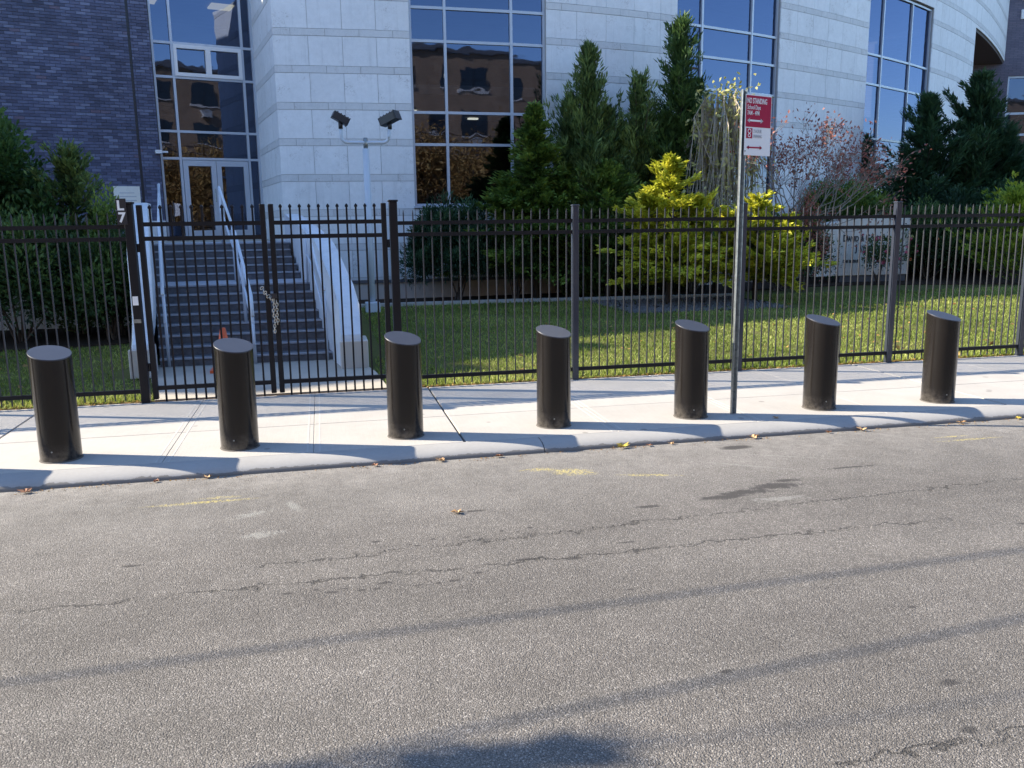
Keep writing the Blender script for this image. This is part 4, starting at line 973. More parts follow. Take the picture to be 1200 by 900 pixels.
def conifer(name, x, y, h, rad, mat, label, limbs=90, tilt=30, leafL=0.11, leafW=0.032, sprays=9, per=9, prof=None, zb=0.0, cat='conifer', trunk=True, group=None, lean=(0, 0), dens_top=True, fan=0.55, seed=0, irr=0.45, leaders=None):
    rg = np.random.default_rng(seed+int(abs(x*13+y*7)*10))
    leaders = leaders or [(0, 0, 1.0, 1.0)]; H0, RAD0, X0, Y0, LM0 = h, rad, x, y, limbs
    t_ = thing(name, (x, y, 0), label=label, cat=cat)
    if group: t_['group'] = group
    prof = prof or (lambda f: (1-f)**0.75*0.95+0.05)
    P, D, N, Ls, Ws, T = [], [], [], [], [], []
    wood = MB()
    if trunk:
        wood.tube([(x, y, -0.05), (x+lean[0]*.3, y+lean[1]*.3, h*0.35), (x+lean[0]*.8, y+lean[1]*.8, h*0.75), (x+lean[0], y+lean[1], h*0.95)], [0.03+h*0.014, 0.02+h*0.010, 0.008+h*.004, 0.006], 7)
    for (lx, ly, lh, lr) in leaders:
     x, y, h, rad, limbs = X0+lx, Y0+ly, H0*lh, RAD0*lr, int(LM0*(lr**1.2))
     for i in range(limbs):
         f = ((i+0.5)/limbs)**0.92; f = min(0.99, max(0, f+rg.normal()*0.015))
         az = i*2.399963+rg.normal()*0.25; r_ = rad*prof(f)*(1-irr+2*irr*rg.random()**1.3)*(1+.18*math.sin(az*2+x*5)*math.sin(f*9+y))
         z_ = zb+(h-zb)*f
         el = R(tilt+rg.normal()*9+25*f*f)
         base = np.array([x+lean[0]*f, y+lean[1]*f, z_-r_*math.tan(min(el, 1.2))*0.35])
         dirv = np.array([math.cos(az)*math.cos(el), math.sin(az)*math.cos(el), math.sin(el)])
         curve = rg.normal()*0.12
         clump = rg.random()
         ns = max(3, int(sprays*(0.4+0.6*r_/rad)))
         pts_ = []
         for k in range(ns+1):
             t = (k+0.3)/(ns+0.3)
             p = base+dirv*r_*t/max(.4, math.cos(el)) + np.array([0, 0, curve*r_*t*t*1.4])
             pts_.append(p)
         if r_ > 0.35 and i % 2 == 0: wood.tube([tuple(base), tuple(pts_[len(pts_)//2]), tuple(pts_[-1])], [0.012, 0.008, 0.003], 4, False)
         for k in range(ns+1):
             t = (k+0.3)/(ns+0.3)
             if t < 0.22 and r_ > 0.4: continue
             p = pts_[k]; wlat = fan*r_*(1-t*0.75)*0.75
             m_ = max(2, int(per*(0.5+0.7*rg.random())))
             side = rg.uniform(-1, 1, m_); sd = unit(np.cross(dirv, [0, 0, 1.0]))
             bp = p+sd[None]*side[:, None]*wlat*rg.random((m_, 1)) + rg.normal(size=(m_, 3))*0.03*(h/3)**.5
             dd = unit(dirv[None]*1.0+sd[None]*side[:, None]*0.9+rg.normal(size=(m_, 3))*0.28+np.array([0, 0, 0.12]))
             nn = unit(np.array([[0, 0, 1.0]])+rg.normal(size=(m_, 3))*0.5-dirv[None]*0.3)
             P.append(bp); D.append(dd); N.append(nn); Ls.append(leafL*(0.6+0.8*rg.random(m_))); Ws.append(leafW*(0.7+0.6*rg.random(m_)))
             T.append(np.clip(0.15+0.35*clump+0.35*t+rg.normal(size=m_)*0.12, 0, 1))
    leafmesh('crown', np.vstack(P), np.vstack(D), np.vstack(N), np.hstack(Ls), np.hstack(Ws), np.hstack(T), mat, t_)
    if wood.V: wood.build('trunk', BARK, t_, smooth=True)
    return t_
def bush(name, x, y, h, rx, ry, mat, label, n=5000, leafL=0.08, leafW=0.035, cat='shrub', zb=0.05, clumps=26, up=0.4, stems=True, seed=0, spread=0.30, group=None):
    rg = np.random.default_rng(seed+int(abs(x*17+y*5)*10))
    t_ = thing(name, (x, y, 0), label=label, cat=cat)
    if group: t_['group'] = group
    u = rg.normal(size=(clumps, 3)); u = unit(u); u[:, 2] = np.abs(u[:, 2])*1.1-0.15
    rr = 0.35+0.6*rg.random((clumps, 1))**0.6
    C = np.array([x, y, zb+(h-zb)*0.38])+u*rr*np.array([rx, ry, (h-zb)*0.6]); C[:, 2] = np.maximum(C[:, 2], zb+0.12)
    ci = rg.integers(0, clumps, n); o = unit(rg.normal(size=(n, 3)))
    P = C[ci]+o*(rg.random((n, 1))**0.5)*np.array([rx*spread, ry*spread, (h-zb)*spread*0.75])*(0.6+0.8*rg.random((clumps, 1)))[ci]
    P[:, 2] = np.maximum(P[:, 2], 0.03)
    D = unit(o+np.array([0, 0, up])+rg.normal(size=(n, 3))*0.35); N = unit(rg.normal(size=(n, 3))+np.array([0, 0, 0.8]))
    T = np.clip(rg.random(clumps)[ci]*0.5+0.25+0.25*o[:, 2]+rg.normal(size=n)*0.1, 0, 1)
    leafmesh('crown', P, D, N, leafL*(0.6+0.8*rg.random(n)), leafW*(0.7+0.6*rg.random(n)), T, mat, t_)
    if stems:
        wd = MB()
        for i in range(7):
            c = C[rg.integers(0, clumps)]; wd.tube([(x+rg.normal()*.04, y+rg.normal()*.04, -0.03), ((x+c[0])/2, (y+c[1])/2, c[2]*0.55), tuple(c)], [0.022, 0.014, 0.005], 5, False)
        wd.build('stems', BARK, t_, smooth=True)
    return t_

# left side shrubs
bush('evergreen_shrub', -5.25, 15.0, 3.75, 1.25, 1.1, G_BROAD, 'tall dark broadleaf evergreen cut by the left edge of the photo', n=22000, leafL=0.11, leafW=0.055, clumps=60, spread=.25)
conifer('evergreen_shrub', -3.78, 15.0, 2.85, 0.95, G_GREY, 'thin greyish conifer with a pale tip against the dark brick wall', limbs=100, tilt=28, per=14, leafW=.04)
bush('evergreen_shrub', -3.22, 14.6, 2.15, 0.42, 0.4, G_MID, 'bright green shrub just left of the stair parapet', n=5000, clumps=16, leafL=.08)
bush('evergreen_shrub', -4.5, 14.2, 2.0, 1.25, 0.75, G_DARK, 'low dark evergreen mass behind the left fence', n=22000, clumps=60, leafL=.09)
bush('evergreen_shrub', -3.15, 14.1, 1.6, 0.66, 0.6, G_DARK, 'low dark shrub beside the left wing wall', n=11000, clumps=30, leafL=.08)
bush('evergreen_shrub', -6.9, 14.4, 2.2, 1.3, 0.9, G_DARK, 'dark evergreen mass beyond the left edge', n=8000, clumps=30)
full = lambda f: max(.06, (1-f)**.55*(.62+.38*min(1, f*4)))
mound = lambda f: max(.06, (1-f)**.65*(.6+.4*min(1, f*4)))
# centre group (left to right)
bush('yew_shrub', 2.95, 18.95, 2.15, 1.15, 0.75, G_BLUE, 'dark spreading yew behind the fence below the first tall window', n=30000, clumps=90, leafL=.11, leafW=.03, spread=.24, zb=.2)
bush('yew_shrub', 4.25, 18.8, 1.85, 0.85, 0.6, G_DARK, 'dark low juniper right of the spreading yew', n=15000, clumps=46, leafL=.11, leafW=.03, spread=.26, zb=.2)
conifer('false_cypress', 4.75, 18.95, 4.15, 1.6, G_MID, 'layered light green cypress in front of the first tall window', limbs=190, tilt=4, per=18, leafL=.13, leafW=.055, prof=lambda f: max(.05, (1-f)**.85), zb=0.6, sprays=12, fan=.8, leaders=[(0,0,1,.8),(-.6,-.1,.62,.7),(.75,0,.7,.65)], irr=.62)
conifer('cypress', 6.08, 19.2, 5.45, 1.15, G_GREY, 'tall grey-green cypress with a separate top shoot', limbs=230, tilt=50, per=16, leafL=.17, leafW=.036, prof=lambda f: max(.04, (1-f)**.75*(.65+.35*min(1, f*4))), sprays=10, leaders=[(0,0,1,.85),(-.42,.1,.80,.6),(.45,0,.76,.6),(-.1,-.5,.62,.6)], irr=.62)
conifer('cypress', 7.3, 19.3, 4.8, 0.95, G_GREY, 'darker upright cypress just right of the grey-green one', limbs=190, tilt=46, per=15, leafL=.15, leafW=.036, prof=full, sprays=10, leaders=[(0,0,1,.85),(.38,.1,.82,.6),(-.42,-.1,.78,.6)], irr=.62)
conifer('cypress', 8.35, 19.4, 6.15, 0.92, G_DARK, 'tallest narrow dark cypress in front of the second window', limbs=260, tilt=38, per=15, leafL=.15, leafW=.036, prof=full, leaders=[(0,0,1,.9),(.3,0,.72,.6),(-.35,-.1,.66,.65)], irr=.62)
conifer('cypress', 8.95, 19.8, 4.9, 0.8, G_DARK, 'dark cypress half hidden behind the weeping tree', limbs=150, tilt=40, per=14, leafL=.14, prof=full, irr=.62)
conifer('false_cypress', 6.3, 18.45, 2.9, 1.25, G_MID, 'bushy mid-green cypress left of the golden one', limbs=120, tilt=10, per=18, leafL=.11, leafW=.05, zb=.95, fan=.8, prof=mound)
conifer('golden_cypress', 6.95, 16.5, 2.9, 1.2, G_GOLD, 'bright golden-yellow cypress left of the weeping tree', limbs=100, tilt=6, per=17, leafL=.11, leafW=.06, zb=.45, prof=lambda f: max(.07, (1-f)**0.62*(0.6+0.4*min(1, f*3))), fan=.85, sprays=10, leaders=[(0,0,1,.7),(-.55,-.1,.78,.65),(.55,-.1,.74,.65),(0,-.5,.55,.6)], irr=.75)
conifer('golden_cypress', 8.95, 16.6, 2.15, 1.15, G_GOLD, 'low spreading golden cypress behind the sign pole', limbs=90, tilt=6, per=16, leafL=.11, leafW=.06, zb=.4, prof=lambda f: (1-f)**0.45, fan=.85, sprays=10, leaders=[(0,0,1,.6),(-.6,-.1,.85,.6),(.65,-.1,.8,.65),(.1,-.4,.6,.6)], irr=.75)
bush('evergreen_shrub', 8.4, 18.5, 1.9, .9, 0.6, G_DARK, 'dark shrub between the two golden cypresses', n=14000, clumps=44)
bush('evergreen_shrub', 10.9, 18.9, 1.9, 1.2, 0.6, G_DARK, 'dark shrub right of the low golden cypress', n=16000, clumps=50)
bush('red_shrub', 11.25, 18.6, 2.25, 0.6, 0.4, G_RED, 'russet shrub at the foot of the thin red-leaved tree', n=1500, clumps=26, leafL=.07)
bush('evergreen_shrub', 14.9, 22.6, 2.85, 2.3, 0.7, G_MID, 'low rounded green hedge behind the stone name sign', n=30000, clumps=120, leafL=.10, leafW=.035, spread=.2)

# weeping tree with bare hanging twigs
def weeping(x, y, h):
    rg = np.random.default_rng(5)
    t_ = thing('weeping_tree', (x, y, 0), label='weeping ornamental tree with pale hanging twigs and yellowing leaves', cat='tree')
    MB().tube([(x, y, -.05), (x+.03, y, 1.2), (x-.02, y, 2.4), (x+.05, y, h*0.82)], [0.075, 0.06, 0.05, 0.035], 9).build('trunk', BARK, t_, smooth=True)
    br = MB(); tw = MB(); P, D, T = [], [], []
    for i in range(30):
        az = i*2.4+rg.normal()*.2; rr = 0.35+0.85*rg.random(); top = h*(0.80+0.22*rg.random())
        b = np.array([x, y, h*0.72]); c = b+np.array([math.cos(az)*rr*.55, math.sin(az)*rr*.5, (top-b[2])*1.0]); e_ = b+np.array([math.cos(az)*rr, math.sin(az)*rr*.9, (top-b[2])*0.55])
        br.tube([tuple(b), tuple(c), tuple(e_)], [0.022, 0.014, 0.007], 5, False)
        for k in range(15):
            t = rg.random(); s0 = c*(1-t)+e_*t if rg.random() < .6 else b*(1-t)+c*t
            ln = (s0[2]-0.9)*(0.35+0.6*rg.random()); sway = rg.normal(size=2)*0.12
            p1 = s0+np.array([sway[0]*.6, sway[1]*.6, -ln*.5]); p2 = s0+np.array([sway[0]*1.3, sway[1]*1.3, -ln])
            tw.tube([tuple(s0), tuple(p1), tuple(p2)], [0.010, 0.009, 0.006], 3, False)
            for q in range(rg.integers(3, 9)):
                u = rg.random()**(1.3); p = s0*(1-u)+p2*u
                P.append(p); D.append(unit(rg.normal(size=3)*.6+np.array([0, 0, -.8]))); T.append(rg.random())
        for q in range(16):
            P.append(c+rg.normal(size=3)*np.array([.22, .2, .12])); D.append(unit(rg.normal(size=3))); T.append(rg.random()*.8)
    tan = plain('pale_twig_bark', (0.42, 0.36, 0.28), .8, .3, 20)
    br.build('branches', tan, t_, smooth=True); tw.build('hanging_twigs', tan, t_, smooth=True)
    n = len(P); leafmesh('leaves', np.array(P), np.array(D), unit(rg.normal(size=(n, 3))), .09+.07*rg.random(n), .05+.03*rg.random(n), np.array(T), G_YEL, t_)
weeping(9.0, 18.6, 4.5)

def branchy(name, x, y, h, spread, label, leafmat, nleaf, lean, bark, seed, depth=4, cat='tree', leafL=.07, cluster=.1, r0=.05, n0=4):
    rg = np.random.default_rng(seed); t_ = thing(name, (x, y, 0), label=label, cat=cat); wd = MB(); tips = []
    def grow(p, d, ln, r, lev):
        q = p+d*ln*0.5+rg.normal(size=3)*ln*.04; e_ = p+d*ln+rg.normal(size=3)*ln*.06
        wd.tube([tuple(p), tuple(q), tuple(e_)], [r, r*.85, r*.62], 5 if lev > 1 else 4, False)
        if lev == 0: tips.append((e_, d)); return
        if lev <= 2: tips.append((e_, d))
        for k in range(rg.integers(2, 4) if lev > 1 else 3):
            nd = unit(d+rg.normal(size=3)*np.array([.5, .35, .35])+np.array([lean[0], lean[1], lean[2]])*0.25)
            grow(e_ if k < 2 else q, nd, ln*(0.62+0.2*rg.random()), r*.62, lev-1)
    for i in range(n0):
        az = i*2*math.pi/n0+rg.normal()*.3
        grow(np.array([x, y, -.03]), unit(np.array([math.cos(az)*spread+lean[0], math.sin(az)*spread*.6+lean[1], 1.0])), h*0.30, r0, depth)
    wd.build('trunk', bark, t_, smooth=True)
    P, D, T = [], [], []
    for i in range(nleaf):
        e_, d = tips[int(rg.random()**.8*len(tips))]; 
        P.append(e_+rg.normal(size=3)*cluster-d*rg.random()*.15); D.append(unit(d+rg.normal(size=3)*.8)); T.append(rg.random())
    leafmesh('leaves', np.array(P), np.array(D), unit(rg.normal(size=(nleaf, 3))), leafL*(.6+.8*rg.random(nleaf)), leafL*.5*(.7+.6*rg.random(nleaf)), np.array(T), leafmat, t_)
branchy('ornamental_tree', 10.75, 19.0, 4.9, .16, 'thin leaning tree with sparse russet leaves in front of the curved stone pier', G_RED, 2400, (.38, 0, .6), BARKP, 12, depth=5, r0=.035, n0=4, leafL=.085)

# right-hand conifers and shrubs
droop = lambda f: max(.05, (1-f)**0.85)
conifer('spruce', 17.8, 23.0, 5.1, 2.0, G_BLUE, 'dark spruce in front of the third tall window', limbs=170, tilt=26, per=18, leafL=.22, leafW=.05, prof=droop, sprays=12, leaders=[(0,0,1,.9),(-.7,-.2,.7,.6)], irr=.72)
conifer('spruce', 19.7, 23.2, 5.75, 2.3, G_BLUE, 'tallest dark spruce at the right in front of the stone curve', limbs=200, tilt=30, per=18, leafL=.24, leafW=.055, prof=droop, sprays=13, leaders=[(0,0,1,.9),(.9,-.2,.72,.65),(-.6,-.3,.7,.6)], irr=.72)
conifer('spruce', 16.5, 24.0, 4.1, 0.8, G_BLUE, 'slim dark spruce beside the stone pier', limbs=120, tilt=20, per=11, leafL=.16, prof=droop)
conifer('spruce', 22.6, 23.4, 4.2, 1.9, G_BLUE, 'dark spruce cut by the right edge of the photo', limbs=180, tilt=24, per=16, leafL=.2, leafW=.05, prof=droop, sprays=11, irr=.72)
for i, (x, y, h, mt, lb) in enumerate([(16.4, 20.8, 2.0, G_DARK, 'dark shrub right of the stone name sign'), (18.0, 20.2, 2.1, G_DARK, 'dark shrub behind the yellow-green juniper'), (17.2, 21.8, 2.6, G_BLUE, 'dark bluish shrub below the first spruce'),
        (19.4, 21.5, 2.7, G_BLUE, 'dark bluish shrub below the tallest spruce'), (21.4, 21.6, 2.5, G_DARK, 'dark shrub at the foot of the right-edge spruce')]):
    bush('evergreen_shrub', x, y, h, 1.3, .9, mt, lb, n=15000, clumps=50, leafL=.11, leafW=.035)
conifer('golden_juniper', 17.2, 18.6, 2.15, 1.3, m_leaf('lime_leaf', (0.03, 0.07, 0.01), (0.20, 0.30, 0.03), (0.48, 0.52, 0.07), .3), 'yellow-green juniper behind the fence at the right edge', limbs=120, tilt=32, per=16, leafL=.11, leafW=.045, zb=.2, prof=lambda f: (1-f)**.5, fan=.6, cat='shrub')
# flowering bush before the name sign
fb = bush('rose_bush', 14.15, 19.75, 1.35, .55, .35, G_BROAD, 'rose bush with pink and orange flowers in front of the stone name sign', n=1500, clumps=30, leafL=.06, leafW=.04, zb=.2)
rg = np.random.default_rng(3)
pet = MB()
for i in range(34):
    c = Vector((14.15+rg.normal()*.5, 19.45+rg.normal()*.2, .55+.75*rg.random()))
    P = []; D = []
    n = 9
    d = unit(rg.normal(size=(n, 3))+np.array([0, -.8, .3]))
    mt = G_PINK if i % 5 else (G_YEL if i % 2 else m_leaf('orange_petal', (.5, .12, .05), (.75, .25, .1), (.85, .5, .2)) if 'orange_petal' not in bpy.data.materials else bpy.data.materials['orange_petal'])
    leafmesh('flower', np.tile(np.array(c), (n, 1)), d, unit(rg.normal(size=(n, 3))), np.full(n, .055), np.full(n, .055), rg.random(n), mt, fb)

# garden edging, gravel patch
eg = thing('garden_edging', (5, 18, 0), label='thin pale concrete edging along the front of the planting bed', cat='edging')
exy = [(0.75, 18.2), (2.5, 18.25), (4.4, 18.2), (6.2, 18.0), (7.8, 17.85), (9.2, 17.7)]
for a, b in zip(exy[:-1], exy[1:]):
    d = Vector((b[0]-a[0], b[1]-a[1])); l = d.length; d /= l
    MB().obox(Vector(a), d, Vector((d.y, -d.x)), 0.01, l-0.01, -0.06, 0.06, -0.05, 0.06).build('edging_piece', EDGE, eg)
def scatter_stones(name, poly_fn, n, mat, **kw):
    rg = np.random.default_rng(9); m_ = MB()
    for i in range(n):
        x, y = poly_fn(rg); s = .02+.035*rg.random()
        V = [(x+s*math.cos(a)*(.7+.5*rg.random()), y+s*math.sin(a)*(.7+.5*rg.random()), .0) for a in np.arange(0, 6.2, 1.25)]
        k = len(V); V2 = [(x+(v[0]-x)*.6, y+(v[1]-y)*.6, s*.8) for v in V]
        m_.add(V+V2, [tuple(range(k, 2*k))]+[(j, (j+1) % k, k+(j+1) % k, k+j) for j in range(k)])
    m_.build(name, mat, kind='stuff', **kw)
scatter_stones('gravel_patch', lambda g: (5.6+3.3*g.random(), 15.0+2.6*g.random()**1.2), 1500, plain('gravel_stone', (0.10, 0.095, 0.092), .9, .4, 30))
MB().prism([(5.6, 15.1), (8.2, 15.0), (9.1, 16.2), (9.0, 17.6), (5.5, 17.7)], -.05, 0.006).build('gravel_bed', m_soil('gravel_soil', (.02, .017, .014), (.05, .044, .038), 40), kind='structure')

# lawn grass: real blades, denser near the fence
def lawn():
    g = np.random.default_rng(21); n = 230000
    x = g.uniform(-7.5, 24, n); y = 8.86+(g.random(n)**1.5)*11.2
    keep = np.ones(n, bool)
    keep &= ~((x > -1.70-np.maximum(0, y-9.0)*.22) & (x < 0.62-np.maximum(0, y-9.5)*.13) & (y < 11.2)) 
    keep &= ~((x > -2.4) & (x < 0.6) & (y > 10.2))
    keep &= ~((x < 0.75) & (x > -2.2-.0) & (y > 11))
    keep &= ~((x < -2.2) & (y > 13.3)); keep &= ~((x > .7) & (y > 18.15-.03*x))
    keep &= ~((x > 5.7) & (x < 9.0) & (y > 15.3) & (g.random(n) < .93))
    keep &= (y < 19.4)
    ang = np.arctan2(x, y); keep &= (ang > R(-24)) & (ang < R(48))
    # worn spots
    keep &= ~((np.sin(x*2.1+1.3)*np.sin(y*1.7+.4)+0.5*np.sin(x*5.3+y*3.1) > 0.95) & (g.random(n) < .6))
    x, y = x[keep], y[keep]; n = len(x)
    P = np.stack([x, y, np.full(n, -0.012)], 1)
    D = unit(g.normal(size=(n, 3))*.45+np.array([0, 0, 1.0])); N = unit(g.normal(size=(n, 3))*np.array([1, 1, .2]))
    hgt = (.025+.035*g.random(n))*(1+.03*(y-9))
    hgt = np.where(y < 9.1, hgt*1.4, hgt)
    T = np.clip(.45+.28*np.sin(x*1.3+np.sin(y*.9)*2)*np.sin(y*1.1+1)+g.normal(size=n)*.2, 0, 1)
    mt = m_leaf('grass_blade', (0.06, 0.095, 0.016), (0.21, 0.28, 0.045), (0.47, 0.48, 0.15), .3, 3.0)
    leafmesh('lawn_grass', P, D, N, hgt, .007+.006*g.random(n)+.0006*(y-8.8), T, mt, None, kind='stuff')
lawn()

# fallen leaves
LEAFM = [plain('dry_leaf_brown', (0.26, 0.12, 0.06), .8, .3, 40), plain('dry_leaf_tan', (0.45, 0.28, 0.14), .8, .3, 40), plain('dry_leaf_yellow', (0.45, 0.34, 0.05), .8, .3, 40)]
def leaf_obj(i, x, y, z_, s, label, mi):
    g = random.Random(i); pts_ = []
    n = 12
    for k in range(n):
        a = 2*math.pi*k/n; r_ = s*(1.0 if k % 2 == 0 else .55)*(0.8+.4*g.random())*(1.25 if k == 0 else 1)
        pts_.append((r_*math.cos(a), r_*math.sin(a)*.8, s*(.15+.5*g.random())))
    V = [(0, 0, s*.12)]+pts_; F = [(0, 1+k, 1+(k+1) % n) for k in range(n)]
    V += [(v[0], v[1], v[2]-.0015) for v in V]; F += [(n+1, n+2+(k+1) % n, n+2+k) for k in range(n)]+[(1+k, n+2+k, n+2+(k+1) % n, 1+(k+1) % n) for k in range(n)]
    me = mesh_from('fallen_leaf', V, F, LEAFM[mi])
    o = link('fallen_leaf', me, None, loc=(x, y, z_), rz=g.random()*6); tag(o, label, 'leaf', 'dry leaves fallen along the kerb')
LV = [(-2.03, 6.12, .045, 0, 'russet curled leaf in the gutter before the leftmost bollard'), (-1.21, 6.17, .03, 0, 'small brown leaf in the gutter between the first and second bollards'), (-0.87, 6.18, .035, 1, 'tan leaf in the gutter just left of the second bollard'),
      (0.31, 6.17, .03, 0, 'dark brown leaf in the gutter left of the third bollard'), (0.8, 6.17, .045, 1, 'pale tan leaf in the gutter right of the third bollard'), (1.25, 6.17, .035, 0, 'red-brown leaf in the gutter between the third and fourth bollards'),
      (2.24, 6.17, .06, 2, 'large yellow-brown leaf in the gutter right of the fourth bollard'), (2.46, 6.17, .035, 0, 'brown leaf beside the large yellow-brown leaf'), (2.65, 6.17, .03, 1, 'small tan leaf in the gutter left of the fifth bollard'),
      (3.37, 6.17, .05, 1, 'whitish folded leaf in the gutter below the sign pole'), (0.73, 4.93, .035, 1, 'lone orange-brown leaf out on the asphalt'), (4.35, 6.17, .05, 1, 'tan leaf in the gutter below the sixth bollard'),
      (4.05, 6.17, .03, 0, 'dark red leaf left of the tan leaf below the sixth bollard'), (5.32, 6.17, .04, 1, 'tan leaf in the gutter left of the last bollard'), (5.9, 6.17, .035, 2, 'yellow leaf in the gutter below the last bollard'), (6.05, 6.17, .035, 1, 'brown leaf right of the yellow leaf at the right edge'),
      (-2.2, 4.3, .03, 1, 'tan leaf on the asphalt at the far left edge'), (3.75, 6.5, .03, 1, 'small tan leaf on the kerb right of the sign pole')]
for i, (x, y, s, mi, lb) in enumerate(LV): leaf_obj(i, x, y, (-.066 if y < 6.2 else .004) if y > 5.5 else -.05, s, lb, mi)
# leaf litter at the lawn edge: countless bits
def litter():
    g = np.random.default_rng(4); n = 1500
    x = g.uniform(-6, 13, n); y = 8.80+np.abs(g.normal(size=n))*.06; keep = ~((x > -1.8) & (x < .8)); x, y = x[keep], y[keep]; n = len(x)
    leafmesh('leaf_litter', np.stack([x, y, np.full(n, .004)], 1), unit(g.normal(size=(n, 3))*np.array([1, 1, .25])), unit(g.normal(size=(n, 3))*.3+np.array([0, 0, 1])), .02+.03*g.random(n), .012+.02*g.random(n), g.random(n), G_BROWN, None, kind='stuff')
litter()
def lawn_leaves():
    g = np.random.default_rng(41); n = 420; x = g.uniform(-5, 17, n); y = 8.95+g.random(n)**1.6*8.5
    keep = ~((x > -2.4) & (x < .75)) & ~((x < -2.3) & (y > 13)); x, y = x[keep], y[keep]; n = len(x)
    leafmesh('lawn_leaves', np.stack([x, y, .02+.02*g.random(n)], 1), unit(g.normal(size=(n, 3))*np.array([1, 1, .3])), unit(g.normal(size=(n, 3))*.4+np.array([0, 0, 1])), .04+.05*g.random(n), .03+.03*g.random(n), g.random(n), G_BROWN, None, kind='stuff')
lawn_leaves()
def gutter():
    g = np.random.default_rng(14); n = 420
    c = g.choice([-1.9, -.8, .3, 1.2, 2.3, 3.4, 4.4, 5.3, 6.1], n); x = np.where(g.random(n) < .6, c+g.normal(size=n)*.16, g.uniform(-4, 10, n)); y = 6.19-np.abs(g.normal(size=n))*.04
    leafmesh('gutter_litter', np.stack([x, y, np.full(n, -.066)], 1), unit(g.normal(size=(n, 3))*np.array([1, 1, .25])), unit(g.normal(size=(n, 3))*.3+np.array([0, 0, 1])), .008+.016*g.random(n), .005+.010*g.random(n), g.random(n)*.8, G_BROWN, None, kind='stuff')
gutter()

# ================================================================== ACROSS THE STREET (seen in the glass)
ap = thing('apartment_building', (0, -18, 0), label='tan brick apartment block across the street, reflected in the windows', cat='building')
MB().box(-42, 46, -30, -17.3, 0, 12.6).build('wall', TAN, ap)
MB().box(-42, 46, -17.28, -17.1, 12.6, 12.9).build('parapet', COPING, ap)
DG = plain('dark_window_pane', (0.02, 0.025, 0.03), .1)
ACM = plain('air_conditioner_grey', (0.35, 0.35, 0.35), .6)
wme = {}
for zi, z_ in enumerate((1.6, 4.6, 7.6, 10.3)):
    for xi in range(22):
        x = -38+xi*3.7
        f_ = MB().box(x-.95, x+.95, -17.298, -17.22, z_-.12, z_).build('window', PINK, ap)
        MB().box(x-.85, x+.85, -17.297, -17.26, z_, z_+1.45).build('pane', DG, f_)
        MB().box(x-.04, x+.04, -17.258, -17.24, z_, z_+1.45).box(x-.85, x-.045, -17.258, -17.24, z_+.7, z_+.75).box(x+.045, x+.85, -17.258, -17.24, z_+.7, z_+.75).build('sash', BLACK, f_)
        if (xi+zi) % 2 == 0: MB().box(x-.32, x+.32, -17.297, -17.0, z_-.75, z_-.3).build('air_conditioner', ACM, ap)
for i, (x, y, h) in enumerate([(-8, -7.2, 7.0), (3.5, -7.4, 6.5), (7.6, -7.2, 6.6), (10.6, -7.3, 6.3), (14, -7.2, 6.8), (20, -7.2, 7.2)]):
    branchy('street_tree', x, y, h, .28, ('first', 'second', 'third', 'fourth', 'fifth', 'sixth')[i]+' autumn street tree from the left across the road, seen only as a reflection', G_BROWN, 9500, (0, 0, .3), BARK, 30+i, depth=4, leafL=.20, cluster=.6, r0=.10, n0=3)

# ================================================================== UTILITY LINES (their shadows cross the road)
sh = 1/math.tan(R(SUN_EL)); HX, HY = -0.935, 0.355
def upole(x, y, label):
    t_ = thing('utility_pole', (x, y, 0), label=label, cat='pole')
    MB().tube([(x, y, -.1), (x, y, 10.5)], [.16, .11], 12).build('shaft', WOODP, t_, smooth=True)
    MB().box(x-.06, x+.06, y-1.2, y+1.2, 9.4, 9.52).build('crossarm', WOODP, t_)
upole(-36, 7.0, 'wooden utility pole far to the left of the view'); upole(30, 8.0, 'wooden utility pole beyond the right edge of the view')
def cable(p0, p1, h, r_, label):
    """a sagging cable whose run over the road follows the shadow line p0-p1"""
    a = Vector((p0[0]+HX*sh*h, p0[1]+HY*sh*h)); b = Vector((p1[0]+HX*sh*h, p1[1]+HY*sh*h)); d = (b-a).normalized(); pts_ = []
    for i in range(41):
        x = -36+66*i/40; t = (x-a.x)/d.x; sag = 0.35*((i-20)/20)**2
        pts_.append((x, a.y+d.y*t, h+sag-.05))
    o = MB().tube(pts_, r_, 6, False).build('overhead_cable', BLACK, smooth=True); tag(o, label, 'cable', 'overhead cables above the kerb'); return a, d
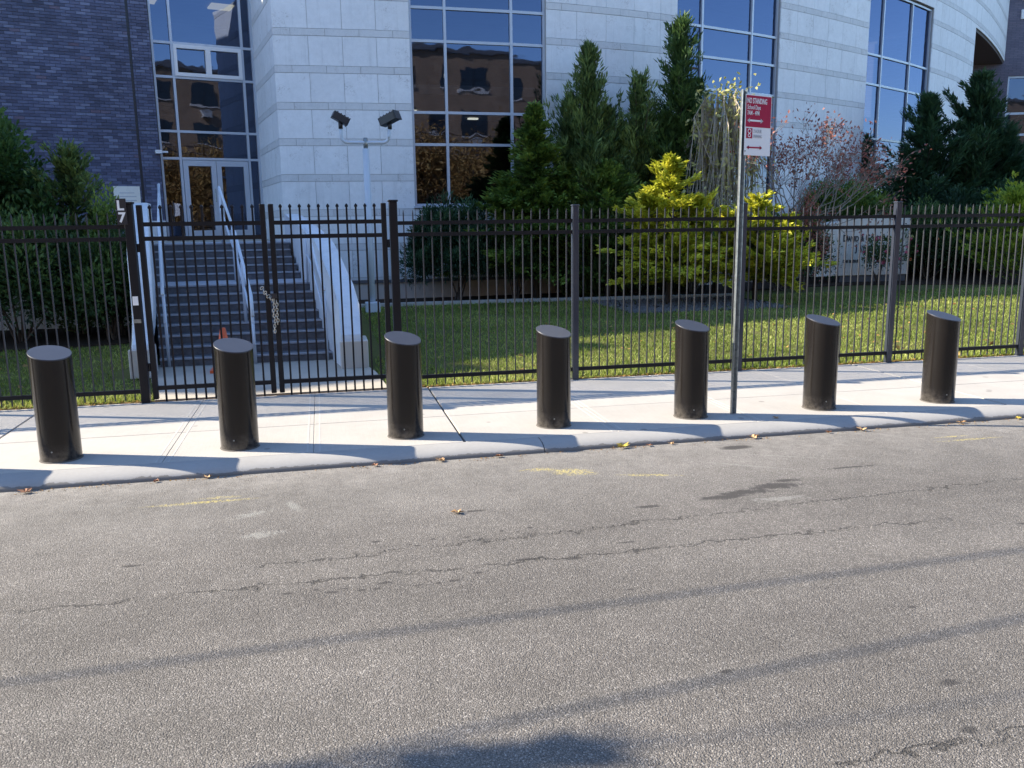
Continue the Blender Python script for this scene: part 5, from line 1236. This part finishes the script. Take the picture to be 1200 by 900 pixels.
cable((-1.3, 3.38), (3.51, 3.55), 5.1, .013, 'thin overhead cable above the kerb, highest of the three')
a2, d2 = cable((0.82, 2.66), (2.87, 2.87), 4.9, .013, 'overhead cable above the kerb carrying no fittings')
a3, d3 = cable((-0.3, 2.41), (1.0, 2.38), 4.6, .007, 'thin overhead cable added to carry the black shadow blockers')  # added cable, only holds what darkens the road
for i, (sx_, ln, rr) in enumerate(((-0.12, .30, .03), (0.40, .14, .09), (0.76, .12, .06))):  # cases added out of view to cast the dark patch on the road
    cxx = sx_+HX*sh*4.55; t = (cxx-a3.x)/d3.x; cyy = a3.y+d3.y*t
    o = MB().tube([(cxx-ln/2, cyy, 4.52), (cxx-ln/2+.05, cyy, 4.52), (cxx+ln/2-.05, cyy, 4.52), (cxx+ln/2, cyy, 4.52)], [rr*.4, rr, rr, rr*.4], 14).build('shadow_blocker', BLACK, smooth=True)
    tag(o, ('slim', 'fattest', 'medium')[i]+' black blocker added out of view to cast the dark road patch', 'shadow blocker', 'shadow blockers added on the overhead cable')
gv = np.random.default_rng(77); VP, VD = [], []
for cxs, n_, sp in ((-0.22, 60, .08), (-0.05, 45, .08), (0.12, 30, .08), (0.42, 260, .075), (0.60, 25, .06), (0.74, 150, .06), (0.92, 12, .06)):  # leaf clumps added out of view to give that road shadow a ragged edge
    bx = cxs+HX*sh*4.55; tt = (bx-a3.x)/d3.x; by = a3.y+d3.y*tt
    VP.append(np.array([bx, by, 4.5])+gv.normal(size=(n_, 3))*np.array([sp, sp*.55, sp*.8])); VD.append(unit(gv.normal(size=(n_, 3))))
VP = np.vstack(VP); VD = np.vstack(VD); n_ = len(VP)
cv = thing('added_shadow_clump', tuple(VP.mean(axis=0)), label='leafy clump added out of view on the thin cable to shadow the road', cat='shadow clump')
leafmesh('shadow_clump_leaves', VP, VD, unit(gv.normal(size=(n_, 3))), .05+.05*gv.random(n_), .03+.03*gv.random(n_), gv.random(n_), G_BROWN, cv)
print('objects', len(bpy.data.objects), 'tris', sum(len(m.polygons) for m in bpy.data.meshes))
